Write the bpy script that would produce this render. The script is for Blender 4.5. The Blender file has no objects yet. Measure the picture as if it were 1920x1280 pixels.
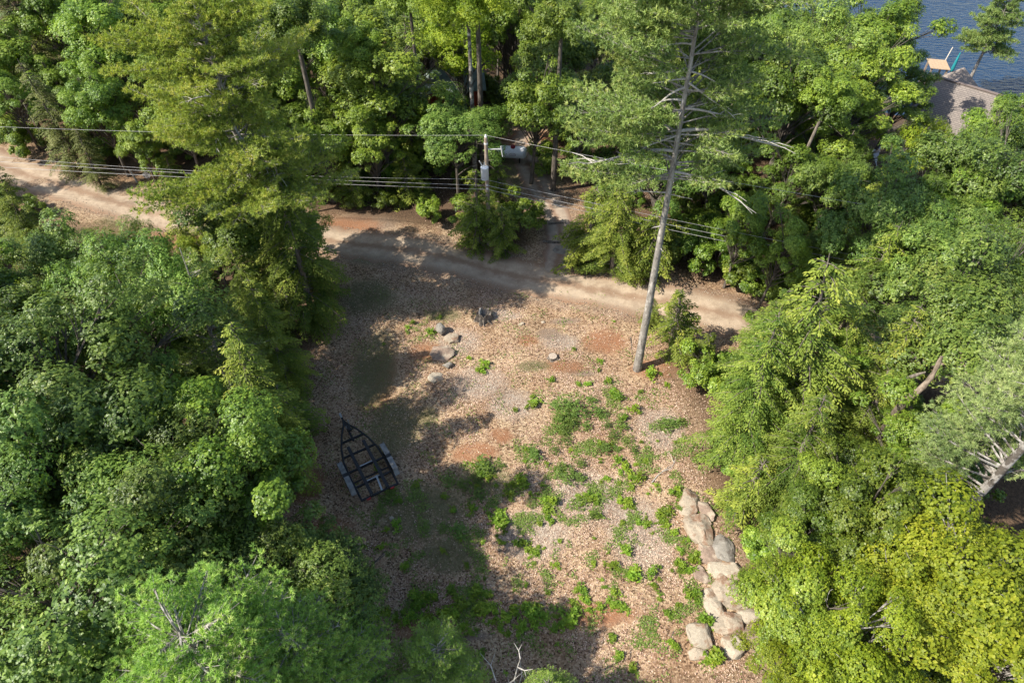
import bpy, bmesh, math, random
import numpy as np
from mathutils import Vector, noise as mnoise

# ------------------------------------------------------------------ camera, sky, sun, exposure
scene = bpy.context.scene
COL = scene.collection
CAM_H = 30.0
PITCH = 46.5                      # degrees below the horizon
F = 1280.0                        # focal length in pixels of a 1920 wide frame
cam_d = bpy.data.cameras.new("camera")
cam = bpy.data.objects.new("camera", cam_d)
COL.objects.link(cam)
cam.location = (0, 0, CAM_H)
cam.rotation_euler = (math.radians(90 - PITCH), 0, 0)
cam_d.sensor_width = 36.0
cam_d.lens = 24.0
cam_d.clip_start = 0.1
cam_d.clip_end = 3000
scene.camera = cam

SUN_EL = 45.0
SUN_DIR = Vector((-1.0, -0.36, 0)).normalized() * math.cos(math.radians(SUN_EL)) + Vector((0, 0, math.sin(math.radians(SUN_EL))))
world = bpy.data.worlds.new("World")
scene.world = world
world.use_nodes = True
wn = world.node_tree.nodes
sky = wn.new("ShaderNodeTexSky")
sky.sky_type = 'NISHITA'
sky.sun_disc = False
sky.sun_elevation = math.radians(SUN_EL)
sky.sun_rotation = math.atan2(SUN_DIR.x, SUN_DIR.y)
bg = wn["Background"]
bg.inputs["Strength"].default_value = 0.125
world.node_tree.links.new(sky.outputs[0], bg.inputs[0])
sun_d = bpy.data.lights.new("sun", 'SUN')
sun_d.energy = 4.6
sun_d.angle = math.radians(0.5)
sun_d.color = (1.0, 0.945, 0.85)
sun = bpy.data.objects.new("sun", sun_d)
COL.objects.link(sun)
sun.rotation_euler = (-SUN_DIR).to_track_quat('-Z', 'Y').to_euler()
sun.location = (-30, 0, 60)
scene.view_settings.view_transform = 'Standard'
scene.view_settings.look = 'None'
scene.view_settings.exposure = 0.9
scene.view_settings.gamma = 1.0
scene.render.filter_size = 1.05
scene.cycles.max_bounces = 6
scene.cycles.transparent_max_bounces = 4
scene.cycles.diffuse_bounces = 3
scene.cycles.glossy_bounces = 2
scene.cycles.transmission_bounces = 3

CT, ST = math.cos(math.radians(PITCH)), math.sin(math.radians(PITCH))

def at(px, py, z=0.0):
    """world x, y where the view ray through pixel (px, py) of the 1920x1280 photograph meets height z"""
    u, v = (px - 960) / F, (640 - py) / F
    d = np.array([u, CT + v * ST, -ST + v * CT])
    t = (z - CAM_H) / d[2]
    return float(d[0] * t), float(d[1] * t)

def px_of(x, y, z):
    dz = z - CAM_H
    dep = y * CT - dz * ST
    return 960 + F * x / dep, 640 - F * (y * ST + dz * CT) / dep

# ------------------------------------------------------------------ helpers
def tag(o, label=None, cat=None, group=None, kind=None):
    if label: o["label"] = label
    if cat: o["category"] = cat
    if group: o["group"] = group
    if kind: o["kind"] = kind
    return o

def link(name, data, parent=None, loc=None):
    o = bpy.data.objects.new(name, data)
    COL.objects.link(o)
    if parent: o.parent = parent
    if loc is not None: o.location = loc
    return o

def empty(name, loc, rz=0.0, label=None, cat=None, group=None):
    o = link(name, None)
    o.empty_display_size = 0.3
    o.location = loc
    o.rotation_euler = (0, 0, rz)
    return tag(o, label, cat, group)

def np_mesh(name, V, faces, mat, fv=None, smooth=False):
    """faces: list of int arrays (m, k)"""
    me = bpy.data.meshes.new(name)
    V = np.asarray(V, dtype=np.float32)
    loops = np.concatenate([f.ravel() for f in faces]).astype(np.int32)
    tot = np.concatenate([np.full(len(f), f.shape[1], dtype=np.int32) for f in faces])
    st = np.concatenate([[0], np.cumsum(tot)[:-1]]).astype(np.int32)
    me.vertices.add(len(V)); me.vertices.foreach_set("co", V.ravel())
    me.loops.add(len(loops)); me.loops.foreach_set("vertex_index", loops)
    me.polygons.add(len(tot)); me.polygons.foreach_set("loop_start", st)
    try: me.polygons.foreach_set("loop_total", tot)
    except Exception: pass
    me.polygons.foreach_set("use_smooth", np.full(len(tot), smooth, dtype=bool))
    if fv is not None:
        a = me.attributes.new("v", 'FLOAT', 'FACE')
        a.data.foreach_set("value", np.asarray(fv, dtype=np.float32))
    me.update(calc_edges=True)
    if mat: me.materials.append(mat)
    return me

class MB:
    """collects boxes, beams, tubes, lathes into one mesh"""
    def __init__(s): s.V = []; s.F = {}; s.n = 0
    def add(s, V, faces):
        for f in faces: s.F.setdefault(len(f), []).append([i + s.n for i in f])
        s.V.extend([tuple(map(float, v)) for v in V]); s.n += len(V)
    def box(s, c, size, rz=0.0):
        hx, hy, hz = [q / 2 for q in size]; cr, sr = math.cos(rz), math.sin(rz)
        V = []
        for z in (-hz, hz):
            for x, y in ((-hx, -hy), (hx, -hy), (hx, hy), (-hx, hy)):
                V.append((c[0] + x * cr - y * sr, c[1] + x * sr + y * cr, c[2] + z))
        s.add(V, [(3, 2, 1, 0), (4, 5, 6, 7), (0, 1, 5, 4), (1, 2, 6, 5), (2, 3, 7, 6), (3, 0, 4, 7)])
    def beam(s, p0, p1, w, h, up=(0, 0, 1)):
        p0, p1 = Vector(p0), Vector(p1); d = (p1 - p0).normalized()
        up = Vector(up)
        if abs(d.dot(up)) > .98: up = Vector((1, 0, 0))
        a = d.cross(up).normalized(); b = a.cross(d).normalized()
        V = []
        for p in (p0, p1):
            for i, j in ((-1, -1), (1, -1), (1, 1), (-1, 1)):
                V.append(p + a * (i * w / 2) + b * (j * h / 2))
        s.add(V, [(3, 2, 1, 0), (4, 5, 6, 7), (0, 1, 5, 4), (1, 2, 6, 5), (2, 3, 7, 6), (3, 0, 4, 7)])
    def tube(s, pts, rad, n=8, cap=True):
        pts = [Vector(p) for p in pts]
        if not hasattr(rad, '__len__'): rad = [rad] * len(pts)
        V = []; a = None
        for i, p in enumerate(pts):
            d = (pts[min(i + 1, len(pts) - 1)] - pts[max(i - 1, 0)]).normalized()
            if a is None:
                a = d.cross(Vector((0, 0, 1)))
                if a.length < .05: a = d.cross(Vector((1, 0, 0)))
            a = (a - d * a.dot(d)).normalized(); b = d.cross(a)
            for k in range(n):
                t = 2 * math.pi * k / n
                V.append(p + (a * math.cos(t) + b * math.sin(t)) * rad[i])
        Fc = []
        for i in range(len(pts) - 1):
            for k in range(n):
                k2 = (k + 1) % n
                Fc.append((i * n + k, i * n + k2, (i + 1) * n + k2, (i + 1) * n + k))
        if cap:
            Fc.append(tuple(range(n - 1, -1, -1)))
            Fc.append(tuple((len(pts) - 1) * n + k for k in range(n)))
        s.add(V, Fc)
    def lathe(s, prof, n=20, c=(0, 0, 0), axis='z'):
        V = []
        for r, h in prof:
            for k in range(n):
                t = 2 * math.pi * k / n
                p = (r * math.cos(t), r * math.sin(t), h)
                if axis == 'x': p = (h, p[0], p[1])
                V.append((p[0] + c[0], p[1] + c[1], p[2] + c[2]))
        Fc = []
        for i in range(len(prof) - 1):
            for k in range(n):
                k2 = (k + 1) % n
                Fc.append((i * n + k, i * n + k2, (i + 1) * n + k2, (i + 1) * n + k))
        Fc.append(tuple(range(n - 1, -1, -1)))
        Fc.append(tuple((len(prof) - 1) * n + k for k in range(n)))
        s.add(V, Fc)
    def mesh(s, name, mat, smooth=False):
        me = np_mesh(name, s.V, [np.array(f) for f in s.F.values()], mat, None, smooth)
        bm = bmesh.new(); bm.from_mesh(me)
        bmesh.ops.recalc_face_normals(bm, faces=bm.faces); bm.to_mesh(me); bm.free()
        if smooth: me.set_sharp_from_angle(angle=math.radians(40))
        return me
    def build(s, name, mat, parent=None, smooth=False, loc=None):
        return link(name, s.mesh(name, mat, smooth), parent, loc)

# ------------------------------------------------------------------ materials
def new_mat(name):
    m = bpy.data.materials.new(name); m.use_nodes = True
    nt = m.node_tree
    return m, nt, nt.nodes, nt.links, nt.nodes["Principled BSDF"]

def plain(name, col, rough=.6, metal=0.0, var=.18, scale=6.0, spec=.5):
    m, nt, N, L, P = new_mat(name)
    tc = N.new("ShaderNodeTexCoord"); nz = N.new("ShaderNodeTexNoise")
    nz.inputs["Scale"].default_value = scale; nz.inputs["Detail"].default_value = 6
    L.new(tc.outputs["Object"], nz.inputs["Vector"])
    r = N.new("ShaderNodeValToRGB")
    r.color_ramp.elements[0].position = .3; r.color_ramp.elements[1].position = .7
    r.color_ramp.elements[0].color = [c * (1 - var) for c in col] + [1]
    r.color_ramp.elements[1].color = [min(1, c * (1 + var)) for c in col] + [1]
    L.new(nz.outputs["Fac"], r.inputs[0]); L.new(r.outputs[0], P.inputs["Base Color"])
    P.inputs["Roughness"].default_value = rough; P.inputs["Metallic"].default_value = metal
    P.inputs["Specular IOR Level"].default_value = spec
    return m

def leaf_mat(name, cols, trans=.3, rough=.45, spec=.35, tcol=(1.5, 1.55, .7), objvar=.35):
    m, nt, N, L, P = new_mat(name)
    at_ = N.new("ShaderNodeAttribute"); at_.attribute_name = "v"
    r = N.new("ShaderNodeValToRGB"); cr = r.color_ramp
    while len(cr.elements) < len(cols): cr.elements.new(.5)
    for i, c in enumerate(cols):
        cr.elements[i].position = i / (len(cols) - 1); cr.elements[i].color = list(c) + [1]
    L.new(at_.outputs["Fac"], r.inputs[0])
    oi = N.new("ShaderNodeObjectInfo"); hsv = N.new("ShaderNodeHueSaturation")
    mr = N.new("ShaderNodeMapRange"); mr.inputs["To Min"].default_value = 1 - objvar; mr.inputs["To Max"].default_value = 1 + objvar
    L.new(oi.outputs["Random"], mr.inputs["Value"]); L.new(mr.outputs[0], hsv.inputs["Value"])
    mh = N.new("ShaderNodeMath"); mh.operation = 'MULTIPLY'; mh.inputs[1].default_value = 7.31
    fr = N.new("ShaderNodeMath"); fr.operation = 'FRACT'
    mh2 = N.new("ShaderNodeMapRange"); mh2.inputs["To Min"].default_value = .478; mh2.inputs["To Max"].default_value = .504
    L.new(oi.outputs["Random"], mh.inputs[0]); L.new(mh.outputs[0], fr.inputs[0]); L.new(fr.outputs[0], mh2.inputs["Value"]); L.new(mh2.outputs[0], hsv.inputs["Hue"])
    L.new(r.outputs[0], hsv.inputs["Color"])
    L.new(hsv.outputs[0], P.inputs["Base Color"])
    P.inputs["Roughness"].default_value = rough; P.inputs["Specular IOR Level"].default_value = spec
    tb = N.new("ShaderNodeBsdfTranslucent"); mx = N.new("ShaderNodeMixShader"); mx.inputs[0].default_value = trans
    mul = N.new("ShaderNodeMix"); mul.data_type = 'RGBA'; mul.blend_type = 'MULTIPLY'; mul.inputs[0].default_value = 1
    mul.inputs[7].default_value = (*tcol, 1)
    L.new(hsv.outputs[0], mul.inputs[6]); L.new(mul.outputs[2], tb.inputs["Color"])
    L.new(P.outputs[0], mx.inputs[1]); L.new(tb.outputs[0], mx.inputs[2])
    L.new(mx.outputs[0], N["Material Output"].inputs["Surface"])
    return m

def bark_mat(name, c0, c1, scale=9.0, patch=None):
    m, nt, N, L, P = new_mat(name)
    tc = N.new("ShaderNodeTexCoord"); mp = N.new("ShaderNodeMapping"); mp.inputs["Scale"].default_value = (1, 1, .22)
    nz = N.new("ShaderNodeTexNoise"); nz.inputs["Scale"].default_value = scale; nz.inputs["Detail"].default_value = 8; nz.inputs["Roughness"].default_value = .7
    L.new(tc.outputs["Object"], mp.inputs[0]); L.new(mp.outputs[0], nz.inputs["Vector"])
    r = N.new("ShaderNodeValToRGB"); r.color_ramp.elements[0].position = .36; r.color_ramp.elements[1].position = .64
    r.color_ramp.elements[0].color = [*c0, 1]; r.color_ramp.elements[1].color = [*c1, 1]
    L.new(nz.outputs["Fac"], r.inputs[0])
    out = r.outputs[0]
    if patch:
        n2 = N.new("ShaderNodeTexNoise"); n2.inputs["Scale"].default_value = 4.5; n2.inputs["Detail"].default_value = 4
        L.new(tc.outputs["Object"], n2.inputs["Vector"])
        r2 = N.new("ShaderNodeValToRGB"); r2.color_ramp.elements[0].position = .47; r2.color_ramp.elements[1].position = .56
        mx = N.new("ShaderNodeMix"); mx.data_type = 'RGBA'
        L.new(n2.outputs["Fac"], r2.inputs[0]); L.new(r2.outputs[0], mx.inputs[0]); L.new(out, mx.inputs[6]); mx.inputs[7].default_value = (*patch, 1)
        out = mx.outputs[2]
    L.new(out, P.inputs["Base Color"]); P.inputs["Roughness"].default_value = .9; P.inputs["Specular IOR Level"].default_value = .2
    b = N.new("ShaderNodeBump"); b.inputs["Strength"].default_value = .6; b.inputs["Distance"].default_value = .03
    L.new(nz.outputs["Fac"], b.inputs["Height"]); L.new(b.outputs[0], P.inputs["Normal"])
    return m

M = {}
M['oak'] = leaf_mat("oak_leaf", [(.045, .092, .016), (.105, .182, .03), (.175, .265, .046), (.28, .355, .08)], .25, .44, .36)
M['maple'] = leaf_mat("maple_leaf", [(.055, .108, .013), (.128, .215, .023), (.205, .30, .036), (.31, .385, .058)], .30, .42, .42)
M['birch'] = leaf_mat("birch_leaf", [(.085, .148, .011), (.168, .242, .018), (.255, .33, .024), (.35, .40, .04)], .35, .5, .25, objvar=.12)
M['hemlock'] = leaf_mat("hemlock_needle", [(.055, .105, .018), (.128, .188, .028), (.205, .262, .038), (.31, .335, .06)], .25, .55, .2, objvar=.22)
M['hemlock_olive'] = leaf_mat("olive_hemlock_needle", [(.065, .085, .026), (.12, .145, .036), (.17, .195, .05), (.22, .23, .08)], .2, .55, .25, objvar=.2)
M['pine'] = leaf_mat("pine_needle", [(.105, .17, .055), (.21, .295, .085), (.30, .38, .11), (.41, .44, .14)], .3, .5, .25, objvar=.12)
M['pine_pale'] = leaf_mat("pale_pine_needle", [(.15, .21, .07), (.27, .34, .115), (.37, .43, .16), (.46, .49, .21)], .25, .5, .3, objvar=.1)
M['pine_bright'] = leaf_mat("bright_pine_needle", [(.14, .26, .06), (.28, .43, .10), (.38, .53, .13), (.50, .57, .16)], .3, .5, .25, objvar=.08)
M['pine_yellow'] = leaf_mat("yellowish_pine_needle", [(.12, .20, .04), (.25, .36, .07), (.36, .45, .09), (.48, .49, .12)], .3, .5, .25, objvar=.05)
M['plant'] = leaf_mat("low_plant_leaf", [(.085, .17, .015), (.14, .25, .02), (.20, .31, .03), (.29, .35, .05)], .3, .5, .3, objvar=.3)
M['juniper'] = leaf_mat("low_bush_leaf", [(.06, .12, .02), (.10, .175, .03), (.14, .22, .04), (.20, .26, .06)], .2, .5, .3, objvar=.2)
M['grass'] = leaf_mat("grass_blade", [(.10, .12, .04), (.17, .175, .065), (.24, .22, .10), (.32, .28, .14)], .2, .6, .2, objvar=0)
M['litter'] = leaf_mat("dead_leaf", [(.08, .052, .034), (.31, .20, .125), (.50, .365, .24), (.60, .475, .32), (.70, .59, .41)], .1, .8, .1, tcol=(1, .9, .8), objvar=0)
M['bark'] = bark_mat("grey_brown_bark", (.05, .04, .03), (.17, .145, .12))
M['pine_bark'] = bark_mat("pine_bark", (.06, .05, .042), (.50, .46, .40), 5.5, (.24, .215, .185))
M['pale_bark'] = bark_mat("pale_bark", (.18, .16, .14), (.43, .40, .36), 6, (.10, .085, .07))
M['dead'] = bark_mat("dead_wood", (.27, .245, .21), (.53, .49, .43), 12)
M['hem_bark'] = bark_mat("hemlock_bark", (.08, .065, .05), (.26, .22, .18))

rng = np.random.default_rng(7)

# ------------------------------------------------------------------ foliage makers (numpy)
def unit(a): return a / np.maximum(np.linalg.norm(a, axis=-1, keepdims=True), 1e-6)

LEAF_OUT = {
    'kite': np.array([(0, 0, 0), (.45, .5, .0), (1, 0, -.10), (.45, -.5, .0)]),
    'lobed': np.array([(0, .03, 0), (.28, .30, .03), (.36, .14, .02), (.55, .5, .03), (.62, .2, 0), (.82, .34, -.05), (1, 0, -.12),
                       (.82, -.34, -.05), (.62, -.2, 0), (.55, -.5, .03), (.36, -.14, .02), (.28, -.30, .03)]),
    'star': np.array([(0, 0, 0), (.2, .5, .0), (.5, .26, .03), (.72, .52, -.03), (.68, .14, .0), (1, 0, -.12), (.68, -.14, .0), (.72, -.52, -.03), (.5, -.26, .03), (.2, -.5, .0)]),
    'needle': np.array([(0, .5, 0), (1, 0, 0), (0, -.5, 0)]),
}

def leaves_geo(P, D, Nn, Ln, W, shape):
    T = LEAF_OUT[shape]; k = len(T)
    D = unit(D); S = unit(np.cross(Nn, D)); Nn = np.cross(D, S)
    V = P[:, None, :] + D[:, None, :] * (T[None, :, 0:1] * Ln[:, None, None]) + S[:, None, :] * (T[None, :, 1:2] * W[:, None, None]) + Nn[:, None, :] * (T[None, :, 2:3] * Ln[:, None, None])
    Fc = np.arange(len(P) * k).reshape(-1, k)
    return V.reshape(-1, 3), Fc

def rand_unit(r, n):
    return unit(r.normal(size=(n, 3)))

def bez(p0, p1, p2, n):
    t = np.linspace(0, 1, n)[:, None]
    return (1 - t) ** 2 * p0 + 2 * t * (1 - t) * p1 + t ** 2 * p2

def broadleaf(seed, R, Rz, zc, n_clump, tips, k, Ln, W, shape, mat, bark, trunk_r=.17, droop=.25, low=.35, flat=.75):
    r = np.random.default_rng(seed)
    # clumps spread through the crown, uneven in size, a few sticking out
    d = rand_unit(r, n_clump * 3)
    d = d[d[:, 2] > -low][:n_clump]; n_clump = len(d)
    lump = 1 + .30 * np.sin(d[:, 0] * 3.1 + seed) * np.cos(d[:, 1] * 2.7 + seed * 1.7)
    rr = r.uniform(.35, 1.0, n_clump) ** .8 * lump * np.where(r.random(n_clump) < .18, 1.22, 1)
    C = d * rr[:, None] * np.array([R, R, Rz]) + np.array([0, 0, zc])
    cr = R * r.uniform(.10, .34, n_clump)
    tb = MB()
    lean = r.normal(0, .25, 2)
    top = np.array([lean[0], lean[1], zc + Rz * .45])
    tp = bez(np.array([0, 0, -.4]), np.array([lean[0] * .1, lean[1] * .1, zc * .5]), top, 8)
    tb.tube(tp, [trunk_r * (1.25 - t * 1.05) for t in np.linspace(0, 1, 8)], 8)
    for i in range(n_clump):
        t = np.clip((C[i, 2] - Rz * .75 - r.uniform(0, .4) * Rz) / top[2], .38, .93)
        j = t * 7; a = tp[int(j)] * (1 - j % 1) + tp[min(int(j) + 1, 7)] * (j % 1)
        mid = (a + C[i]) / 2 + np.array([0, 0, .18 * np.linalg.norm(C[i] - a)]) * r.uniform(-.3, 1)
        pts = bez(a, mid, C[i], 6)
        tb.tube(pts, [trunk_r * .34 * (1.1 - q * .9) for q in np.linspace(0, 1, 6)], 5, False)
        for q3 in range(4):
            e = C[i] + rand_unit(r, 1)[0] * cr[i] * (.9 if q3 < 3 or i % 3 else 1.55)
            tb.tube(bez(pts[3], (pts[4] + e) / 2, e, 4), [.022, .018, .013, .007], 4, False)
    # twig tips on clump shells
    w = cr ** 2; w = w / w.sum()
    ci = r.choice(n_clump, size=tips, p=w)
    td = rand_unit(r, tips); td[:, 2] = td[:, 2] * .9 + .28; td = unit(td)
    shell = cr[ci] * (.45 + .62 * r.random(tips) ** .55)
    T = C[ci] + td * shell[:, None] * np.array([1, 1, flat])
    axis = unit(td + unit(T - np.array([0, 0, zc - Rz * .5])) * .5 + np.array([0, 0, .35]))
    # rosettes
    P = np.repeat(T, k, 0) + r.normal(0, Ln * .35, (tips * k, 3))
    A = np.repeat(axis, k, 0)
    q = rand_unit(r, tips * k); side = unit(q - A * (q * A).sum(1, keepdims=True))
    D = unit(side + A * r.uniform(-.15, .5, (tips * k, 1)) + np.array([0, 0, -droop]) * r.random((tips * k, 1)))
    Nn = unit(A + rand_unit(r, tips * k) * .45 + np.array([0, 0, .35]))
    n = tips * k
    L_ = Ln * r.uniform(.6, 1.25, n) * np.repeat(r.uniform(.7, 1.25, n_clump)[ci], k)
    V, Fc = leaves_geo(P, D, Nn, L_, L_ * (W / Ln), shape)
    cv = r.normal(.0, .13, n_clump)[ci]; tv = r.normal(0, .13, tips)
    fv = np.clip(np.repeat(.42 + cv + tv, k) + r.normal(0, .17, n), 0, 1)
    return tb.mesh("trunk_mesh", bark, True), np_mesh("crown_mesh", V, [Fc], mat, fv)

def hemlock(seed, H, R, mat, bark, dens=1.0, bottom=.06, droop=.28):
    r = np.random.default_rng(seed)
    tb = MB()
    tb.tube([(0, 0, -.4), (.03, 0, H * .35), (-.04, .03, H * .7), (0, 0, H)], [.2, .16, .09, .015], 8)
    P, D, Nn, Ls, fv = [], [], [], [], []
    z = H * bottom
    while z < H * .985:
        u = z / H
        Lmax = R * (1 - u) ** .72 * (.55 + .45 * min(1, u / .22)) + .18
        for b in range(r.integers(3, 6)):
            az = r.uniform(0, 2 * math.pi); L = Lmax * r.uniform(.55, 1.15)
            up = r.uniform(.05, .4) * (.6 + u)
            dirh = np.array([math.cos(az), math.sin(az), 0]); sd = np.array([-dirh[1], dirh[0], 0])
            bend = r.normal(0, .12)
            dr = droop * r.uniform(.6, 1.5)
            def pt(s):
                return np.array([0, 0, z]) + dirh * (L * s) + sd * (bend * L * s * s) + np.array([0, 0, L * (up * s - (dr + up * .7) * s * s)])
            tb.tube([pt(s) for s in (0, .35, .7, .97)], [.035 * (1 - u) + .008, .02, .012, .004], 4, False)
            bv = r.normal(0, .12)
            ns = max(4, int(L / .13 * dens))
            for s in np.linspace(.16, 1, ns):
                s = min(1, s + r.normal(0, .01)); p = pt(s); fw = unit((pt(min(1.02, s + .03)) - pt(s - .03))[None])[0]
                tl = (.62 * L * (1.04 - s) ** .8 * .62 + .12) * r.uniform(.7, 1.15)
                tl = min(tl, .95)
                for sg in (-1, 1):
                    td = unit((fw * .75 + sd * sg * .8 + np.array([0, 0, -.10 - .12 * r.random()]))[None])[0]
                    m = max(2, int(tl / .12))
                    for q in range(m):
                        f = (q + .5) / m
                        pp = p + td * tl * f + np.array([0, 0, -.22 * tl * f * f])
                        for s2 in ((-1, 1) if q < m - 1 else (0,)):
                            dd = td * .9 + fw * .35 * abs(s2) + np.cross(td, [0, 0, 1]) * s2 * .7
                            P.append(pp); D.append(dd); Ls.append(r.uniform(.13, .25) * (1.1 - .45 * f))
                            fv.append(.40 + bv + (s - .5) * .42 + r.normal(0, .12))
        z += r.uniform(.22, .42)
    P = np.array(P); D = np.array(D); n = len(P); Ls = np.array(Ls)
    P = P + r.normal(0, .03, (n, 3)); D = unit(D + r.normal(0, .2, (n, 3)))
    Nn = unit(np.array([0, 0, 1]) + r.normal(0, .35, (n, 3)))
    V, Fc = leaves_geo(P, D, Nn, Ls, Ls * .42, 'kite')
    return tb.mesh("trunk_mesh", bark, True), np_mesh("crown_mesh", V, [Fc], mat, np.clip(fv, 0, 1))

def pine(seed, H, mat, bark, z0, Lmax, trunk_r=.28, allow=None, step=.75, nb=5, need=.18, nn=13, lean=(0, 0), top_taper=.8, tuft_step=.20, twig=1.0, nw=.25):
    """allow(z, az) -> length factor (0: no branch there)"""
    r = np.random.default_rng(seed)
    tb = MB()
    def tr(z): return np.array([lean[0] * (z / H) ** 1.3, lean[1] * (z / H) ** 1.3, z])
    zs = np.linspace(-.4, H, 14)
    tb.tube([tr(max(z, 0)) if z > 0 else np.array([0, 0, z]) for z in zs], [trunk_r * (1.1 - .98 * max(0, z) / H) + (.12 * trunk_r if z < .6 else 0) for z in zs], 12)
    TP, TD, TV = [], [], []
    z = z0
    while z < H - .2:
        u = (z - z0) / (H - z0)
        for b in range(nb + r.integers(-1, 2)):
            az = r.uniform(0, 2 * math.pi)
            f = 1.0 if allow is None else allow(z, az)
            if f <= 0: continue
            L = Lmax * f * ((1 - u) ** top_taper * .9 + .1) * r.uniform(.6, 1.12)
            dirh = np.array([math.cos(az), math.sin(az), 0]); sd = np.array([-dirh[1], dirh[0], 0])
            bend = r.normal(0, .15); up = r.uniform(-.05, .22) + .35 * u; curl = r.uniform(-.12, .14)
            zb = z + r.normal(0, .15); b0 = tr(zb)
            def pt(s):
                return b0 + dirh * (L * s) + sd * (bend * L * s * s) + np.array([0, 0, L * (up * s + curl * s * s)])
            tb.tube([pt(s) for s in np.linspace(0, .97, 5)], [.05 * (1 - u * .7), .04 * (1 - u * .7), .028, .018, .007], 5, False)
            bv = r.normal(0, .10)
            for s in np.arange(.28, 1.001, tuft_step / max(L, .5)):
                p = pt(s); fw = unit((pt(min(1.02, s + .04)) - pt(s - .04))[None])[0]
                tl = twig * min(1.15, .55 * L * (1.08 - s) + .12) * r.uniform(.55, 1.1)
                for sg in (-1, 1, 0):
                    if sg == 0:
                        if r.random() < .55: continue
                        td = unit((fw * .5 + np.array([0, 0, 1.0]) + sd * r.normal(0, .4))[None])[0]; t2 = tl * .4
                    else:
                        td = unit((fw * .7 + sd * sg * r.uniform(.5, .95) + np.array([0, 0, r.uniform(-.1, .32)]))[None])[0]; t2 = tl
                    m = max(1, int(t2 / (tuft_step * .9)))
                    e = p + td * t2
                    if t2 > .3: tb.tube([p, e], [.011, .004], 3, False)
                    for q in range(m):
                        ff = (q + 1) / m
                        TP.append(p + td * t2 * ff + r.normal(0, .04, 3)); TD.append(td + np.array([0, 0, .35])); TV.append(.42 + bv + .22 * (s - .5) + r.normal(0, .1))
            TP.append(pt(1)); TD.append(dirh + np.array([0, 0, .4])); TV.append(.5)
        z += step * r.uniform(.7, 1.3)
    TP = np.array(TP); TD = unit(np.array(TD)); TV = np.array(TV); nt = len(TP)
    P = np.repeat(TP, nn, 0); A = np.repeat(TD, nn, 0); n = nt * nn
    D = unit(A * r.uniform(.1, 1.0, (n, 1)) + rand_unit(r, n) * .85)
    Ls = need * r.uniform(.7, 1.25, n)
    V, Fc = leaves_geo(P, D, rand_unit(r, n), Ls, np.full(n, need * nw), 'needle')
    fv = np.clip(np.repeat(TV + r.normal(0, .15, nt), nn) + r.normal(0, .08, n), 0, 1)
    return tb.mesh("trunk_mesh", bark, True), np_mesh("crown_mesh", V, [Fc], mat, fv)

# prototypes: kind -> (variants [(trunk mesh, crown mesh)], crown centre height)
PROTO = {
    'oak': ([broadleaf(11 + i, 3.9, 3.0, 8.2, 56, 6300, 7, .15, .092, 'lobed', M['oak'], M['bark']) for i in range(3)], 8.2),
    'maple': ([broadleaf(31 + i, 3.3, 3.6, 8.6, 58, 7800, 6, .125, .108, 'star', M['maple'], M['bark'], low=.55) for i in range(3)], 8.6),
    'sparse': ([broadleaf(61 + i, 3.3, 3.0, 8.0, 40, 2100, 6, .15, .11, 'kite', M['birch'], M['pale_bark'], low=.5) for i in range(2)], 8.0),
    'birch': ([broadleaf(51 + i, 3.0, 3.0, 6.2, 58, 10800, 5, .092, .067, 'kite', M['birch'], M['pale_bark'], .12, low=.6) for i in range(2)], 6.2),
    'bush': ([broadleaf(71 + i, 1.7, 1.5, 1.7, 24, 1500, 6, .15, .12, 'kite', M['maple'], M['bark'], .05, low=.9) for i in range(3)], 1.7),
    'hemlock': ([hemlock(91 + i, 12.5, 3.5, M['hemlock'], M['hem_bark']) for i in range(2)], 5.5),
    'hemlock_olive': ([hemlock(101, 12, 3.2, M['hemlock_olive'], M['hem_bark'], dens=.75)], 5.5),
    'young_hemlock': ([hemlock(111 + i, 5.2, 2.1, M['hemlock'], M['hem_bark'], dens=1.1, bottom=.04, droop=.2) for i in range(2)], 2.3),
    'pine': ([pine(131 + i, 19, M['pine'], M['pine_bark'], 6.0, 4.4, .24, step=.65, nb=6) for i in range(2)], 12.5),
    'young_pine': ([pine(141, 11, M['pine'], M['pine_bark'], 2.0, 3.0, .14, step=.6)], 6.0),
}
NAMES = {'sparse': ('leafy_tree', 'tree'), 'oak': ('oak_tree', 'tree'), 'maple': ('maple_tree', 'tree'), 'birch': ('birch_tree', 'tree'), 'bush': ('bush', 'bush'),
         'hemlock': ('hemlock_tree', 'conifer'), 'hemlock_olive': ('hemlock_tree', 'conifer'), 'young_hemlock': ('young_hemlock_tree', 'conifer'),
         'pine': ('pine_tree', 'pine'), 'young_pine': ('young_pine_tree', 'pine')}
_cnt = {}

# ------------------------------------------------------------------ terrain
def shore(x, y): return (y - 66) + .5 * (x - 38)          # > 0: in the lake

def ss(a, b, x):
    t = np.clip((x - a) / (b - a), 0, 1); return t * t * (3 - 2 * t)

def terr(x, y):
    x = np.asarray(x, float); y = np.asarray(y, float)
    h = .16 * np.sin(x * .31 + 1.3) * np.cos(y * .27) + .07 * np.sin(x * .9 + y * .7) + .03 * np.sin(x * 2.3 - y * 1.9)
    f = shore(x, y)
    near = ss(60, 30, np.hypot(x, y - 25))
    return h * (.4 + .6 * near) - 4.4 * ss(-26, 3, f) - 5 * ss(0, 30, f)

def gz(x, y): return float(terr(x, y))

ROAD = np.array([(-75, 66), (-55, 54.5), (-38.2, 46.4), (-30.6, 43.3), (-24.5, 40.8), (-15, 38.6), (-5, 36.5), (1.4, 34.3), (8.1, 32.3), (13, 30.8), (22, 28.2), (34, 25.5), (60, 20)])
DRIVE = np.array([(2.6, 34.2), (3.3, 36.2), (3.6, 38.6), (3.2, 41.5), (1.9, 45), (1.0, 49), (1.5, 54)])

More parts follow.
